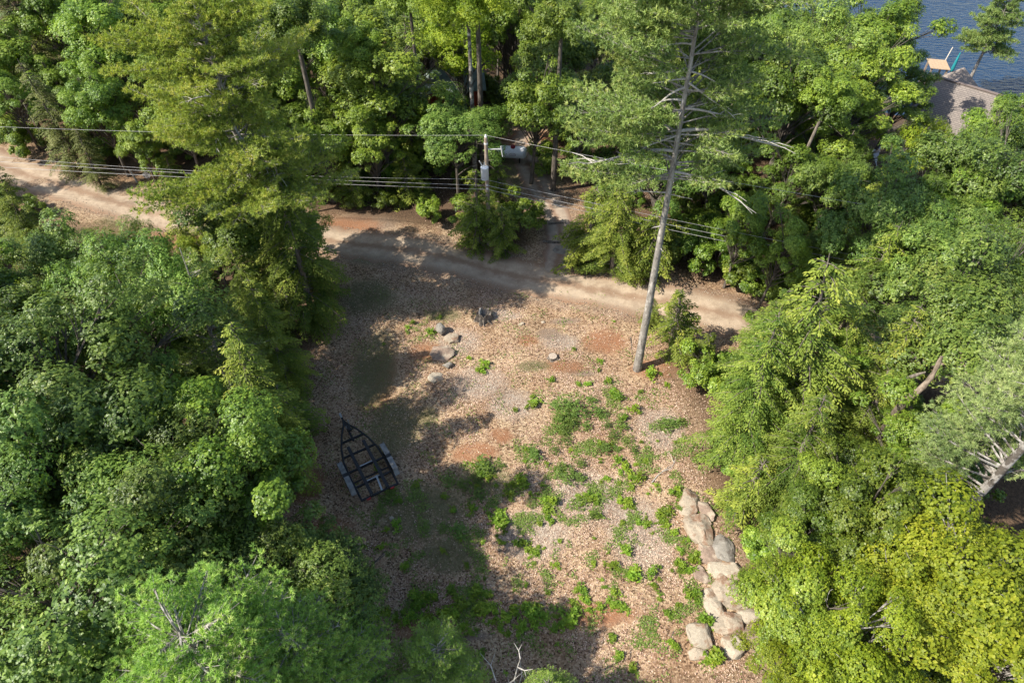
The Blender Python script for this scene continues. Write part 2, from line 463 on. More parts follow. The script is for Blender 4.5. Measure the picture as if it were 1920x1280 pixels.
def poly_dist(x, y, line):
    d = np.full(np.shape(x), 1e9)
    for (x0, y0), (x1, y1) in zip(line[:-1], line[1:]):
        dx, dy = x1 - x0, y1 - y0
        t = np.clip(((x - x0) * dx + (y - y0) * dy) / (dx * dx + dy * dy), 0, 1)
        d = np.minimum(d, np.hypot(x - x0 - t * dx, y - y0 - t * dy))
    return d

CLEAR_PX = [(600, 590), (575, 700), (560, 800), (505, 880), (480, 1000), (560, 1120), (640, 1290), (1420, 1290), (1430, 1160), (1390, 1050), (1345, 950), (1300, 800), (1260, 700), (1330, 610), (1180, 555), (980, 520), (640, 500)]
CLEAR = np.array([at(*p) for p in CLEAR_PX])

def in_poly(x, y, poly):
    x = np.asarray(x); y = np.asarray(y); c = np.zeros(np.shape(x), bool)
    j = len(poly) - 1
    for i in range(len(poly)):
        xi, yi = poly[i]; xj, yj = poly[j]
        cond = ((yi > y) != (yj > y)) & (x < (xj - xi) * (y - yi) / (yj - yi + 1e-12) + xi)
        c ^= cond; j = i
    return c

def blobs(x, y, lst):
    m = np.zeros(np.shape(x))
    for px, py, rx, ry in lst:        # radii in metres
        cx, cy = at(px, py)
        m = np.maximum(m, ss(1.35, .45, np.hypot((x - cx) / rx, (y - cy) / ry)))
    return m

NEEDLE = [(575, 905, 1.2, 1.6), (600, 1010, 2.0, 1.5), (1135, 640, 1.7, 1.2), (1230, 690, 1.8, 1.0), (800, 660, 1.3, 1.0), (990, 640, .8, .6), (1060, 690, 1.6, .6), (890, 850, 1.5, .8),
          (860, 265, 2.5, 2.5), (990, 262, 3, 2), (1120, 560, 3, .7), (650, 430, 3, 2), (330, 450, 3, 1.5), (800, 1180, 2.0, .6), (1120, 1150, 2.2, .7), (1900, 970, 3, 2.5), (240, 430, 2, .8), (940, 820, .8, .6), (720, 700, .8, 3)]
MOSS = [(700, 690, 1.6, 3.5), (740, 800, 1.8, 2.4), (790, 960, 2.8, 2.0), (690, 560, 2.2, 2.0), (840, 1040, 1.6, 1.2), (700, 480, 2.5, 1.2), (910, 905, 2, 1.1), (250, 420, 3.5, 1.5), (1000, 335, 2.6, 2), (950, 320, 2.5, 2), (830, 590, 1.4, .7), (1000, 690, 1.2, .5), (800, 780, .8, .8)]
PALE = [(860, 640, 1.6, 1.3), (900, 720, 1.9, 1.6), (960, 760, 1.6, 1.4), (1050, 640, 1.6, .9), (1100, 930, 2.4, 1.8), (1000, 1000, 2.2, 1.6), (1200, 1000, 2.0, 2.4), (1240, 800, 1.6, 1.8), (940, 590, 1.4, .6)]
DIRT = [(1030, 625, .9, .7), (1060, 600, 1.2, .4), (1090, 700, 1.2, .35), (860, 1190, 2.0, .3), (1120, 1160, 1.5, .3), (690, 420, 3, 2), (1050, 480, 1.5, 1.5)]

def axis_grid(lo, a, b, hi, fine, coarse):
    g = list(np.arange(a, b, fine)); s = fine; p = a
    left = []
    while p > lo: s = min(s * 1.13, coarse); p -= s; left.append(p)
    right = []; s = fine; p = g[-1]
    while p < hi: s = min(s * 1.13, coarse); p += s; right.append(p)
    return np.array(left[::-1] + g + right)
gx = axis_grid(-420, -14, 14, 420, .18, 14); gy = axis_grid(-160, 7, 46, 150, .18, 10)
X, Y = np.meshgrid(gx, gy)
Z = terr(X, Y)
nxg, nyg = len(gx), len(gy)
ii = np.arange(nxg * nyg).reshape(nyg, nxg)
Fq = np.stack([ii[:-1, :-1], ii[:-1, 1:], ii[1:, 1:], ii[1:, :-1]], -1).reshape(-1, 4)

def ground_mat():
    m, nt, N, L, P = new_mat("forest_floor")
    tc = N.new("ShaderNodeTexCoord"); pos = tc.outputs["Object"]
    def noise(sc, det=6, rough=.6):
        n = N.new("ShaderNodeTexNoise"); n.inputs["Scale"].default_value = sc; n.inputs["Detail"].default_value = det; n.inputs["Roughness"].default_value = rough
        L.new(pos, n.inputs["Vector"]); return n.outputs["Fac"]
    def ramp(src, stops):
        r = N.new("ShaderNodeValToRGB"); cr = r.color_ramp
        while len(cr.elements) < len(stops): cr.elements.new(.5)
        for i, (p, c) in enumerate(stops):
            cr.elements[i].position = p; cr.elements[i].color = (*c, 1) if len(c) == 3 else c
        L.new(src, r.inputs[0]); return r.outputs[0]
    def mix(fac, a, b):
        x = N.new("ShaderNodeMix"); x.data_type = 'RGBA'
        L.new(fac, x.inputs[0]); L.new(a, x.inputs[6])
        if isinstance(b, tuple): x.inputs[7].default_value = (*b, 1)
        else: L.new(b, x.inputs[7])
        return x.outputs[2]
    def attr(nm, sc=1.4, k=.55):
        """painted patch broken up by noise"""
        a = N.new("ShaderNodeAttribute"); a.attribute_name = nm
        s = N.new("ShaderNodeMath"); s.operation = 'MULTIPLY_ADD'; s.inputs[1].default_value = .9
        L.new(noise(sc, 8, .72), s.inputs[0])
        b = N.new("ShaderNodeMath"); b.operation = 'ADD'; b.operation = 'MULTIPLY'; b.inputs[1].default_value = .75; L.new(a.outputs["Fac"], b.inputs[0]); L.new(b.outputs[0], s.inputs[2])
        mr = N.new("ShaderNodeMapRange"); mr.inputs["From Min"].default_value = .74; mr.inputs["From Max"].default_value = 1.3
        L.new(s.outputs[0], mr.inputs["Value"]); return mr.outputs[0]
    vo = N.new("ShaderNodeTexVoronoi"); vo.inputs["Scale"].default_value = 13; vo.inputs["Randomness"].default_value = 1
    L.new(pos, vo.inputs["Vector"])
    sp = N.new("ShaderNodeSeparateColor"); L.new(vo.outputs["Color"], sp.inputs[0])
    litter = ramp(sp.outputs[0], [(0, (.08, .054, .034)), (.25, (.25, .17, .11)), (.65, (.41, .295, .20)), (1, (.53, .42, .295))])
    big = ramp(noise(.35, 5), [(.35, (.74, .64, .55)), (.65, (1.12, 1.1, 1.0))])
    mu = N.new("ShaderNodeMix"); mu.data_type = 'RGBA'; mu.blend_type = 'MULTIPLY'; mu.inputs[0].default_value = 1
    L.new(litter, mu.inputs[6]); L.new(big, mu.inputs[7]); c = mu.outputs[2]
    pale = ramp(sp.outputs[1], [(0, (.18, .13, .10)), (.5, (.33, .26, .20)), (1, (.44, .37, .29))])
    c = mix(attr("pale", 2.2), c, pale)
    dirt = ramp(noise(9, 8, .7), [(.3, (.15, .105, .075)), (.7, (.30, .225, .165))])
    c = mix(attr("dirt", 2.5), c, dirt)
    needle = ramp(noise(22, 8, .75), [(.3, (.14, .06, .03)), (.55, (.30, .145, .075)), (.75, (.42, .235, .13))])
    c = mix(attr("needle", 1.8), c, needle)
    moss = ramp(noise(16, 8, .75), [(.3, (.09, .08, .045)), (.55, (.19, .17, .085)), (.75, (.31, .26, .15))])
    c = mix(attr("moss", 2.4), c, moss)
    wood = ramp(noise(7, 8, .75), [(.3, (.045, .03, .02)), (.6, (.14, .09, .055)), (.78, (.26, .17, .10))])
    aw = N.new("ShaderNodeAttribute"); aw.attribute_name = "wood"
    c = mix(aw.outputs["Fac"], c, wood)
    L.new(c, P.inputs["Base Color"]); P.inputs["Roughness"].default_value = .95; P.inputs["Specular IOR Level"].default_value = .12
    bsum = N.new("ShaderNodeMath"); bsum.operation = 'ADD'; L.new(vo.outputs["Distance"], bsum.inputs[0]); L.new(noise(30, 6, .8), bsum.inputs[1])
    b = N.new("ShaderNodeBump"); b.inputs["Strength"].default_value = .8; b.inputs["Distance"].default_value = .04
    L.new(bsum.outputs[0], b.inputs["Height"]); L.new(b.outputs[0], P.inputs["Normal"])
    return m

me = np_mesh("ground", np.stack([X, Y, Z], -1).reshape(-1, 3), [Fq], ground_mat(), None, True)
xf, yf = X.ravel(), Y.ravel()
clear_m = in_poly(xf, yf, CLEAR).astype(float)
dclear = poly_dist(xf, yf, np.vstack([CLEAR, CLEAR[:1]]))
droad = np.minimum(poly_dist(xf, yf, ROAD), poly_dist(xf, yf, DRIVE) + .6)
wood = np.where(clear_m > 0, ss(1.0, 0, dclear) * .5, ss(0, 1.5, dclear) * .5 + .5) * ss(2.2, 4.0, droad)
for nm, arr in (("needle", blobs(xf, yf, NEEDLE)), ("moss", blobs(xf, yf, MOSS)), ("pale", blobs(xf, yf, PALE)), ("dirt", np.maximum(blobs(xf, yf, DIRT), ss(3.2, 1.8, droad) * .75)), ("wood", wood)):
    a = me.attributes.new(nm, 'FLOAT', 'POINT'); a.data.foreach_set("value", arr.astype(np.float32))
tag(link("ground", me), "leaf strewn forest floor with a sunny clearing", "ground", kind="structure")

# roads: ribbons laid on the terrain with ragged edges
def road_mat(name, c0, c1, c2):
    m, nt, N, L, P = new_mat(name)
    tc = N.new("ShaderNodeTexCoord")
    uv = N.new("ShaderNodeAttribute"); uv.attribute_name = "across"
    n1 = N.new("ShaderNodeTexNoise"); n1.inputs["Scale"].default_value = 1.2; n1.inputs["Detail"].default_value = 8; n1.inputs["Roughness"].default_value = .68
    n2 = N.new("ShaderNodeTexNoise"); n2.inputs["Scale"].default_value = 26; n2.inputs["Detail"].default_value = 5
    L.new(tc.outputs["Object"], n1.inputs["Vector"]); L.new(tc.outputs["Object"], n2.inputs["Vector"])
    r = N.new("ShaderNodeValToRGB"); r.color_ramp.elements[0].position = .36; r.color_ramp.elements[1].position = .62
    r.color_ramp.elements[0].color = (*c0, 1); r.color_ramp.elements[1].color = (*c1, 1)
    L.new(n1.outputs["Fac"], r.inputs[0])
    # wheel tracks: paler bands along the road; litter towards its edges
    wv = N.new("ShaderNodeMath"); wv.operation = 'MULTIPLY_ADD'; wv.inputs[1].default_value = .5; L.new(n1.outputs["Fac"], wv.inputs[0])
    ab = N.new("ShaderNodeMath"); ab.operation = 'ABSOLUTE'; L.new(uv.outputs["Fac"], ab.inputs[0]); L.new(ab.outputs[0], wv.inputs[2])
    r2 = N.new("ShaderNodeValToRGB"); cr = r2.color_ramp
    for _ in range(3): cr.elements.new(.5)
    for i, (p, v) in enumerate(((.3, .75), (.52, .05), (.80, 0), (1.0, .65), (1.2, 1))):
        cr.elements[i].position = min(p / 1.3, 1); cr.elements[i].color = (v, v, v, 1)
    dv = N.new("ShaderNodeMath"); dv.operation = 'DIVIDE'; dv.inputs[1].default_value = 1.3; L.new(wv.outputs[0], dv.inputs[0]); L.new(dv.outputs[0], r2.inputs[0])
    mx = N.new("ShaderNodeMix"); mx.data_type = 'RGBA'; L.new(r2.outputs[0], mx.inputs[0]); L.new(r.outputs[0], mx.inputs[6]); mx.inputs[7].default_value = (*c2, 1)
    mu = N.new("ShaderNodeMix"); mu.data_type = 'RGBA'; mu.blend_type = 'MULTIPLY'; mu.inputs[0].default_value = .6
    r3 = N.new("ShaderNodeValToRGB"); r3.color_ramp.elements[0].position = .3; r3.color_ramp.elements[0].color = (.62, .58, .54, 1); r3.color_ramp.elements[1].position = .62
    L.new(n2.outputs["Fac"], r3.inputs[0]); L.new(mx.outputs[2], mu.inputs[6]); L.new(r3.outputs[0], mu.inputs[7])
    L.new(mu.outputs[2], P.inputs["Base Color"]); P.inputs["Roughness"].default_value = .95; P.inputs["Specular IOR Level"].default_value = .15
    b = N.new("ShaderNodeBump"); b.inputs["Strength"].default_value = .5; b.inputs["Distance"].default_value = .03
    L.new(n2.outputs["Fac"], b.inputs["Height"]); L.new(b.outputs[0], P.inputs["Normal"])
    return m

def ribbon(name, line, width, mat, lift, seed):
    r = np.random.default_rng(seed)
    seg = np.hypot(*np.diff(line, axis=0).T); cum = np.concatenate([[0], np.cumsum(seg)])
    s = np.arange(0, cum[-1], .3)
    # smooth the polyline
    cx = np.interp(s, cum, line[:, 0]); cy = np.interp(s, cum, line[:, 1])
    k = np.ones(15) / 15
    cx = np.convolve(np.pad(cx, 7, 'edge'), k, 'valid'); cy = np.convolve(np.pad(cy, 7, 'edge'), k, 'valid')
    tx, ty = np.gradient(cx), np.gradient(cy); ln = np.hypot(tx, ty); nx, ny = -ty / ln, tx / ln
    w = np.linspace(-1, 1, 17)
    edge = np.convolve(r.normal(0, .5, len(s) + 8), np.ones(9) / 9, 'valid'), np.convolve(r.normal(0, .5, len(s) + 8), np.ones(9) / 9, 'valid')
    rag = [r.normal(0, .10, len(s)) for _ in range(2)]
    V = np.zeros((len(s), 17, 3)); A = np.zeros((len(s), 17))
    for j, q in enumerate(w):
        e = edge[0] + rag[0] if q < 0 else edge[1] + rag[1]
        off = q * (width / 2 + e * abs(q) ** 2)
        V[:, j, 0] = cx + nx * off; V[:, j, 1] = cy + ny * off; A[:, j] = q
    V[:, :, 2] = terr(V[:, :, 0], V[:, :, 1]) + lift + .035 * (1 - np.abs(w)[None] ** 2)
    V[:, 0, 2] -= lift + .03; V[:, -1, 2] -= lift + .03
    i2 = np.arange(len(s) * 17).reshape(len(s), 17)
    Fr = np.stack([i2[:-1, :-1], i2[:-1, 1:], i2[1:, 1:], i2[1:, :-1]], -1).reshape(-1, 4)[:, ::-1]
    me = np_mesh(name, V.reshape(-1, 3), [Fr], mat, None, True)
    a = me.attributes.new("across", 'FLOAT', 'POINT'); a.data.foreach_set("value", A.ravel().astype(np.float32))
    return link(name, me)
RM = road_mat("packed_dirt", (.33, .25, .175), (.49, .385, .275), (.26, .165, .105))
tag(ribbon("dirt_road", ROAD, 3.5, RM, .02, 5), "pale packed dirt road crossing behind the clearing", "road", kind="structure")
tag(ribbon("driveway", DRIVE, 2.4, road_mat("drive_dirt", (.30, .24, .185), (.44, .36, .28), (.24, .15, .10)), .015, 6), "dirt drive running off the road past the utility pole", "path", kind="structure")

# lake
def water_mat():
    m, nt, N, L, P = new_mat("lake_water")
    P.inputs["Base Color"].default_value = (.008, .032, .078, 1); P.inputs["Roughness"].default_value = .12
    P.inputs["IOR"].default_value = 1.33; P.inputs['Specular IOR Level'].default_value = .3
    tc = N.new("ShaderNodeTexCoord"); mp = N.new("ShaderNodeMapping"); mp.inputs["Rotation"].default_value = (0, 0, .5); mp.inputs["Scale"].default_value = (.55, 1.5, 1)
    n1 = N.new("ShaderNodeTexNoise"); n1.inputs["Scale"].default_value = 1.5; n1.inputs["Detail"].default_value = 5; n1.inputs["Roughness"].default_value = .55; n1.inputs["Distortion"].default_value = .4
    L.new(tc.outputs["Object"], mp.inputs[0]); L.new(mp.outputs[0], n1.inputs["Vector"])
    b = N.new("ShaderNodeBump"); b.inputs["Strength"].default_value = 1; b.inputs["Distance"].default_value = .30
    L.new(n1.outputs["Fac"], b.inputs["Height"]); L.new(b.outputs[0], P.inputs["Normal"])
    return m
wm = MB(); wm.add([(-600, 40, -4), (600, 40, -4), (600, 900, -4), (-600, 900, -4)], [(0, 1, 2, 3)])
tag(wm.build("lake_water", water_mat()), "dark blue rippled lake beyond the trees", "lake", kind="structure")
# pale gravel yard seen through the leaves at right
gp = [at(1640, 270), at(1700, 225), at(1780, 270), at(1760, 360), at(1660, 370)]
gm = MB(); gm.add([(x, y, gz(x, y) + .12) for x, y in gp], [tuple(range(len(gp)))])
tag(gm.build("gravel_yard", plain("pale_gravel", (.52, .50, .50), .9, 0, .25, 14)), "pale grey gravel yard half seen through leaves at right", "yard", kind="structure")

# ------------------------------------------------------------------ trees
def plant_tree(kind, x, y, s=1.0, label=None, group=None, rot=None, var=None, sz=1.0, tilt=(0, 0), mats=None):
    i = _cnt.get(kind, 0); _cnt[kind] = i + 1
    vs, _ = PROTO[kind]
    tm, cm = vs[(i if var is None else var) % len(vs)]
    nm, cat = NAMES[kind]
    e = empty(nm, (x, y, gz(x, y)), (i * 2.399) % 6.283 if rot is None else rot, label, cat, group)
    e.rotation_euler[0], e.rotation_euler[1] = tilt
    e.scale = (s * TR.uniform(.86, 1.18), s * TR.uniform(.86, 1.18), s * sz * TR.uniform(.92, 1.1))
    if tilt == (0, 0): e.rotation_euler[0], e.rotation_euler[1] = TR.normal(0, .05), TR.normal(0, .05)
    link("trunk" if kind != 'bush' else "stem", tm, e)
    link("crown", cm, e)
    return e

PLACED = []
TR = np.random.default_rng(41)
def T(kind, px, py, s, label, zc=None, sz=1.0, group=None, **kw):
    """crown centre seen at (px, py) in the photograph"""
    h = s * sz * PROTO[kind][1]
    x, y = at(px, py, h)
    PLACED.append((x, y, s * {'bush': 1.4, 'young_hemlock': 1.6}.get(kind, 2.6)))
    return plant_tree(kind, x, y, s, label, group, sz=sz, **kw)

# --- left foreground
T('oak', 150, 1130, 1.0, "big green oak filling the bottom left corner of the photo")
T('oak', 345, 945, .86, "oak with pale lobed leaves left of the orange needle patch")
T('oak', 480, 1085, .66, "small oak crown spreading just above the bottom white pine")
T('oak', 610, 1092, .50, "low light green oak reaching right over the needle patch, above three grey rocks")
T('oak', 120, 905, .92, "oak crown at the left edge directly above the corner oak")
T('oak', 150, 720, 1.05, "broad dense oak in the middle of the left edge")
T('oak', 270, 610, .85, "oak with a ragged top standing left of the soft young pine")
T('oak', 110, 520, .72, "upright oak below the dirt road at far left, sky-facing tuft on top")
T('oak', 255, 490, .50, "small oak whose top stands against the brown ground under the dirt road at left")
T('maple', 20, 620, .8, "leafy tree cut by the left edge beside the upright oak")
T('oak', 20, 1010, .8, "oak half cut by the left edge above the corner oak")
T('maple', 300, 790, .75, "shaded leafy tree between the dense left oaks and the soft young pine")
T('young_pine', 385, 640, .95, "soft feathery young pine with a visible thin trunk among the left oaks")
T('hemlock', 520, 650, .62, "green hemlock at the left rim of the clearing with fronds over its shade")
T('hemlock', 470, 560, .66, "hemlock just below the yellow-green leafy top near the dirt road")
T('hemlock', 480, 800, .85, "dark shaded tree leaning over the trailer's left side")
T('maple', 440, 900, .80, "shaded low tree left of the orange needle patch, over the small oak")
T('young_hemlock', 550, 770, .85, "low bushy hemlock at the shaded clearing edge above the trailer")
T('maple', 478, 432, .74, "fine-leaved tree standing between road and clearing at left")
T('birch', 400, 470, .55, "small yellow-green leafy tree by the end of the sunlit road at left")
T('hemlock', 552, 478, .95, "dark green hemlock at the road's end of the clearing, left side")
T('young_hemlock', 345, 440, .8, "low hemlock touching the sunlit dirt road at left")
T('hemlock', 40, 425, .6, "dark conifer on the left edge below the dirt road", mats=None)
T('young_hemlock', 85, 490, .75, "dark little conifer next to the upright oak below the road at far left")
T('maple', 468, 388, .70, "leafy tree under the big white pine's right boughs, near the road")
T('maple', 535, 368, .60, "low leafy tree hiding the road where it enters the clearing at left")
T('maple', 590, 440, .42, "small tree at the left end of the clearing's road stretch")
# --- bottom white pines
PROTO['puff_pine'] = ([pine(151 + i, 10, M['pine_bright'], M['pine_bark'], 2.5, 3.6, .17, step=.45, nb=8, need=.115, nn=30, top_taper=.6, tuft_step=.14, nw=.17) for i in range(2)], 7.0)
NAMES['puff_pine'] = ('pine_tree', 'pine')
T('puff_pine', 400, 1275, 1.15, "bright soft pine along the bottom edge left of the grey rocks")
T('puff_pine', 585, 1250, .9, "bright soft pine along the bottom edge touching the mossy rocks")
T('puff_pine', 800, 1245, .62, "small pine tip at the bottom edge with its shadow to its right")
T('puff_pine', 270, 1310, .8, "leftmost soft pine cut by the bottom edge")
T('puff_pine', 1018, 1310, .42, "tiny pine top cut by the bottom edge beside white dead twigs")
# --- right foreground
T('birch', 1790, 1120, 1.05, "big yellow-green tree filling the bottom right corner")
T('birch', 1600, 1230, .85, "yellow-green tree at the bottom edge right of the stone wall")
T('birch', 1880, 1250, .8, "yellow-green tree in the extreme bottom right corner")
T('birch', 1640, 1050, .72, "yellow-green tree with white dead twigs in its top")
T('birch', 1890, 1110, .6, "yellow-green tree below the pale leaning pine trunk")
T('maple', 1500, 1150, .55, "green leafy tree crowding the lower boulders from the right")
T('birch', 1500, 1245, .6, "yellow-green tree rising right of the lowest boulders")
T('maple', 1500, 1020, .5, "dark green leafy tree right of the middle boulders")
T('maple', 1660, 960, .72, "mid green tree between the drooping hemlock and the pale pine trunk")
T('maple', 1740, 850, .70, "green tree left of the pale tufted pine at the right edge")
T('maple', 1590, 960, .55, "leafy tree in the dark cleft under the drooping hemlock")
T('bush', 1720, 830, 1.1, "yellowish bush in front of the pale tufted pine")
# --- the big drooping hemlocks
T('hemlock', 1560, 700, 1.12, "largest drooping hemlock right of the clearing with pale dead limbs showing", sz=1.0)
T('hemlock', 1420, 770, .80, "drooping hemlock overhanging the clearing's right edge")
T('hemlock', 1600, 570, .80, "yellow-green hemlock top beyond the largest drooping hemlock")
T('hemlock', 1440, 640, .70, "hemlock with feathery fronds at the right end of the dirt road")
T('hemlock', 1500, 870, .72, "hemlock with long hanging fronds above the boulders")
T('hemlock', 1650, 760, .75, "hemlock with flat fronds left of the bare bent trunk")
T('young_hemlock', 1400, 920, .9, "low hemlock spreading beside the topmost boulders")
T('young_hemlock', 1270, 610, .95, "young hemlock growing behind the foot of the tall pine")
T('young_hemlock', 1310, 660, .65, "little hemlock just right of the tall pine's foot")
T('young_hemlock', 1225, 590, .45, "smallest hemlock touching the left side of the tall pine's foot")
# --- right middle
T('oak', 1820, 600, 1.0, "big bright oak at the right edge behind the bare bent trunk")
T('oak', 1740, 500, .85, "bright leafy oak upper right of the largest drooping hemlock")
T('oak', 1870, 470, .8, "oak at the right edge above the big bright oak")
T('oak', 1650, 430, .85, "round light green oak crown right of the wire ends")
T('oak', 1560, 360, .62, "leafy crown between the wire ends and the gravel yard")
T('maple', 1790, 410, .8, "green tree below the gravel yard at right")
T('oak', 1890, 360, .9, "tree at the right edge below the brown roofed house")
T('maple', 1905, 240, .62, "bright tree at the right edge covering the right end of the brown roof")
T('maple', 1590, 15, .75, "maple at the top edge in front of the lake")
T('maple', 1850, 282, .72, "bright tree covering the lower part of the brown roof")
T('sparse', 1735, 262, .55, "thin olive-leaved tree in front of the gravel yard's top")
T('sparse', 1680, 285, .6, "sparse yellowish tree over the pale gravel yard")
T('sparse', 1800, 330, .75, "loose olive green tree right of the gravel yard")
T('maple', 1460, 470, .55, "dark shaded tree where the wires vanish")
T('maple', 1390, 430, .55, "shaded tree behind the tall pine, at the far road edge")
T('maple', 1560, 460, .5, "dark tree in the shade left of the round light green oak")
T('maple', 1470, 330, .62, "leafy tree with a bare trunk base showing right of the tall pine")
T('maple', 1350, 300, .6, "leafy tree showing between the dead limbs right of the tall pine")
T('hemlock', 1160, 425, .72, "bright green hemlock on the far road edge left of the tall pine")
T('young_hemlock', 1105, 430, 1.15, "bright low hemlock beside the dirt drive")
T('young_hemlock', 1225, 465, 1.15, "low hemlock at the far road edge directly behind the tall pine")
for px_, py_, s_, l_ in ((1290, 455, .9, "dark bush right behind the tall pine at the far road edge"), (1345, 480, .95, "dark bush by the brown trunk right of the tall pine"), (1405, 505, .9, "dark bush just beyond the end of the visible road at right"),
        (1455, 520, .9, "dark bush in the shade under the wire ends"), (1330, 420, .8, "bush under the dead limb right of the tall pine"), (1500, 500, .9, "dark bush left of the yellow-green hemlock top")):
    T('bush', px_, py_, s_, l_)
# --- upper right
T('maple', 1490, 190, .95, "bright green maple top right of the tall pine's crown")
T('maple', 1590, 230, .8, "broad bright maple left of the gravel yard")
T('maple', 1650, 70, 1.05, "tall maple with a dark right side standing against the lake")
T('maple', 1520, 70, .85, "yellowish maple in front of the far lake glimpse")
T('maple', 1590, 150, .8, "maple between the yellowish maple and the brown roof")
T('maple', 1700, 150, .62, "small maple touching the left end of the brown roof")
T('maple', 1420, 40, .8, "tree at the top edge just right of the tall pine's top")
# --- upper middle
T('maple', 700, 140, 1.0, "dense round maple left of the thin dark trunks")
T('maple', 600, 90, .95, "dark green maple at upper left of centre, right of the big pine")
T('birch', 870, 90, 1.1, "yellow-green birch above the white spotted trunk")
T('maple', 1000, 170, .9, "leafy maple above the white propane tank")
T('maple', 1060, 70, .95, "maple at the top edge left of the tall pine's crown")
T('maple', 960, 50, .9, "maple at the top edge between birch and tall pine")
T('maple', 780, 60, .85, "maple at the top edge behind the thin dark trunk")
T('maple', 1090, 220, .62, "half hidden maple behind the tall pine's left foliage")
T('maple', 690, 260, .62, "shaded maple over the dark wood left of the utility pole")
T('maple', 570, 230, .70, "shaded maple right of the drooping pine branches")
T('bush', 1020, 292, .8, "small sunlit leafy bush touching the right end of the propane tank")
T('young_hemlock', 760, 330, .9, "dark young hemlock in the shade left of the pole")
T('young_hemlock', 660, 345, .8, "dark young hemlock at the shaded road edge")
# --- upper left
T('maple', 455, 215, .8, "shaded maple seen under the big pine's boughs beyond the road")
T('maple', 540, 285, .6, "low shaded maple at the far road edge right of the big pine")
T('maple', 600, 250, .65, "shaded maple left of the dark bare trunk beyond the road")
T('maple', 15, 175, .58, "leafy tree cut by the left edge behind the corner olive hemlock")
T('maple', 785, 240, .42, "small leafy tree half covering the red cabin")
T('young_hemlock', 838, 262, .8, "dark hemlock under the red cabin, left of the birch pair")
T('young_hemlock', 770, 290, .7, "dark hemlock by the thin dark trunk left of the birch pair")
T('maple', 100, 150, .6, "small maple behind the thin olive hemlock over the dirt road")
T('maple', 240, 150, .72, "mid green maple filling the wood left of the big pine's boughs")
T('maple', 330, 120, .7, "maple close behind the left boughs of the big pine")
T('maple', 110, 30, .9, "maple top in the upper left between corner hemlock and bright maple")
T('maple', 400, 190, .7, "dark maple hidden behind the big pine's lower left boughs")
T('maple', 545, 160, .85, "dark glossy maple immediately right of the big pine")
T('maple', 640, 40, .8, "maple at the top edge left of the thin dark trunk")
T('maple', 170, 60, 1.0, "bright green maple near the top left corner")
T('maple', 290, 50, .9, "maple at the top edge left of the big pine")
T('maple', 180, 200, .66, "large mid green maple above the dirt road at left")
T('maple', 260, 268, .45, "maple overhanging the dirt road at left")
T('maple', 330, 210, .7, "maple in the shade under the big pine's left boughs")
T('bush', 30, 262, .9, "leafy bush at the left edge over the dirt road")
T('hemlock_olive', 60, 90, .95, "olive hemlock with dead grey twigs in the top left corner")
T('hemlock_olive', 110, 230, .75, "thin olive hemlock hanging above the dirt road at left")
T('hemlock_olive', 165, 300, .45, "low olive hemlock overhanging the road edge under the wires")
T('hemlock_olive', 440, 270, .55, "grey-olive drooping conifer below the big pine")
T('maple', 490, 60, .9, "dark maple top behind the big pine at the top edge")
T('young_hemlock', 320, 325, .55, "little hemlock by the round marker at the road edge")

# --- hemlock clump round the pole
T('young_hemlock', 893, 395, 1.2, "green hemlock growing around the left of the utility pole")
T('young_hemlock', 945, 425, .85, "low bright hemlock at the right foot of the utility pole")
T('young_hemlock', 935, 345, .75, "slim hemlock rising behind the transformer can")

# big pines (own meshes)
def own_pine(name_label, x, y, meshes, rz=0):
    e = empty("pine_tree", (x, y, gz(x, y)), rz, name_label, "pine")
    link("trunk", meshes[0], e); link("crown", meshes[1], e)
    return e
PX, PY = at(1195, 690)
PH = 25.0
def tall_allow(z, az):
    d = (math.degrees(az) + 360) % 360           # 270 faces the camera
    front = abs((d - 275 + 180) % 360 - 180)
    if z < 19.6 and front < 50: return 0
    if z < 12.5: return 0
    if z < 18.6 and front < 85: return .55
    return 1.0
tall = pine(201, PH, M['pine'], M['pine_bark'], 12.2, 5.5, .225, tall_allow, step=.5, nb=9, need=.19, nn=13, lean=(-.45, .2), top_taper=.5)
tp = own_pine("tallest pine, its long bare trunk rising from the clearing with dead grey limbs", PX, PY, tall)
PLACED.append((PX, PY, 2))
def dead_branch(p0, az, L, up, r0, seed, forks=3):
    rr = np.random.default_rng(seed); mb = MB()
    d = np.array([math.cos(az), math.sin(az), 0]); s = np.array([-d[1], d[0], 0]); p0 = np.array(p0)
    def pt(t): return p0 + d * L * t + s * L * .12 * math.sin(t * 4 + seed) * t + np.array([0, 0, L * (up * t - .22 * t * t)])
    mb.tube([pt(t) for t in np.linspace(0, 1, 9)], [r0 * (1.05 - .9 * t) for t in np.linspace(0, 1, 9)], 6)
    for k in range(forks):
        t = rr.uniform(.35, .95); q = pt(t); l2 = L * rr.uniform(.12, .34)
        e = q + (d * .8 + s * rr.choice([-1, 1]) * rr.uniform(.4, .9) + np.array([0, 0, rr.uniform(-.3, .3)])) * l2
        mid = (q + e) / 2 + np.array([0, 0, .08 * l2])
        mb.tube([q, mid, e], [r0 * .42, r0 * .28, r0 * .1], 5)
    return mb
def trunk_z(py):                 # height on the tall pine's trunk seen at photo row py
    lo, hi = 0.0, PH
    for _ in range(40):
        mid = (lo + hi) / 2
        u = mid / PH
        if px_of(PX - .45 * u ** 1.3, PY + .2 * u ** 1.3, mid)[1] > py: lo = mid
        else: hi = mid
    return lo
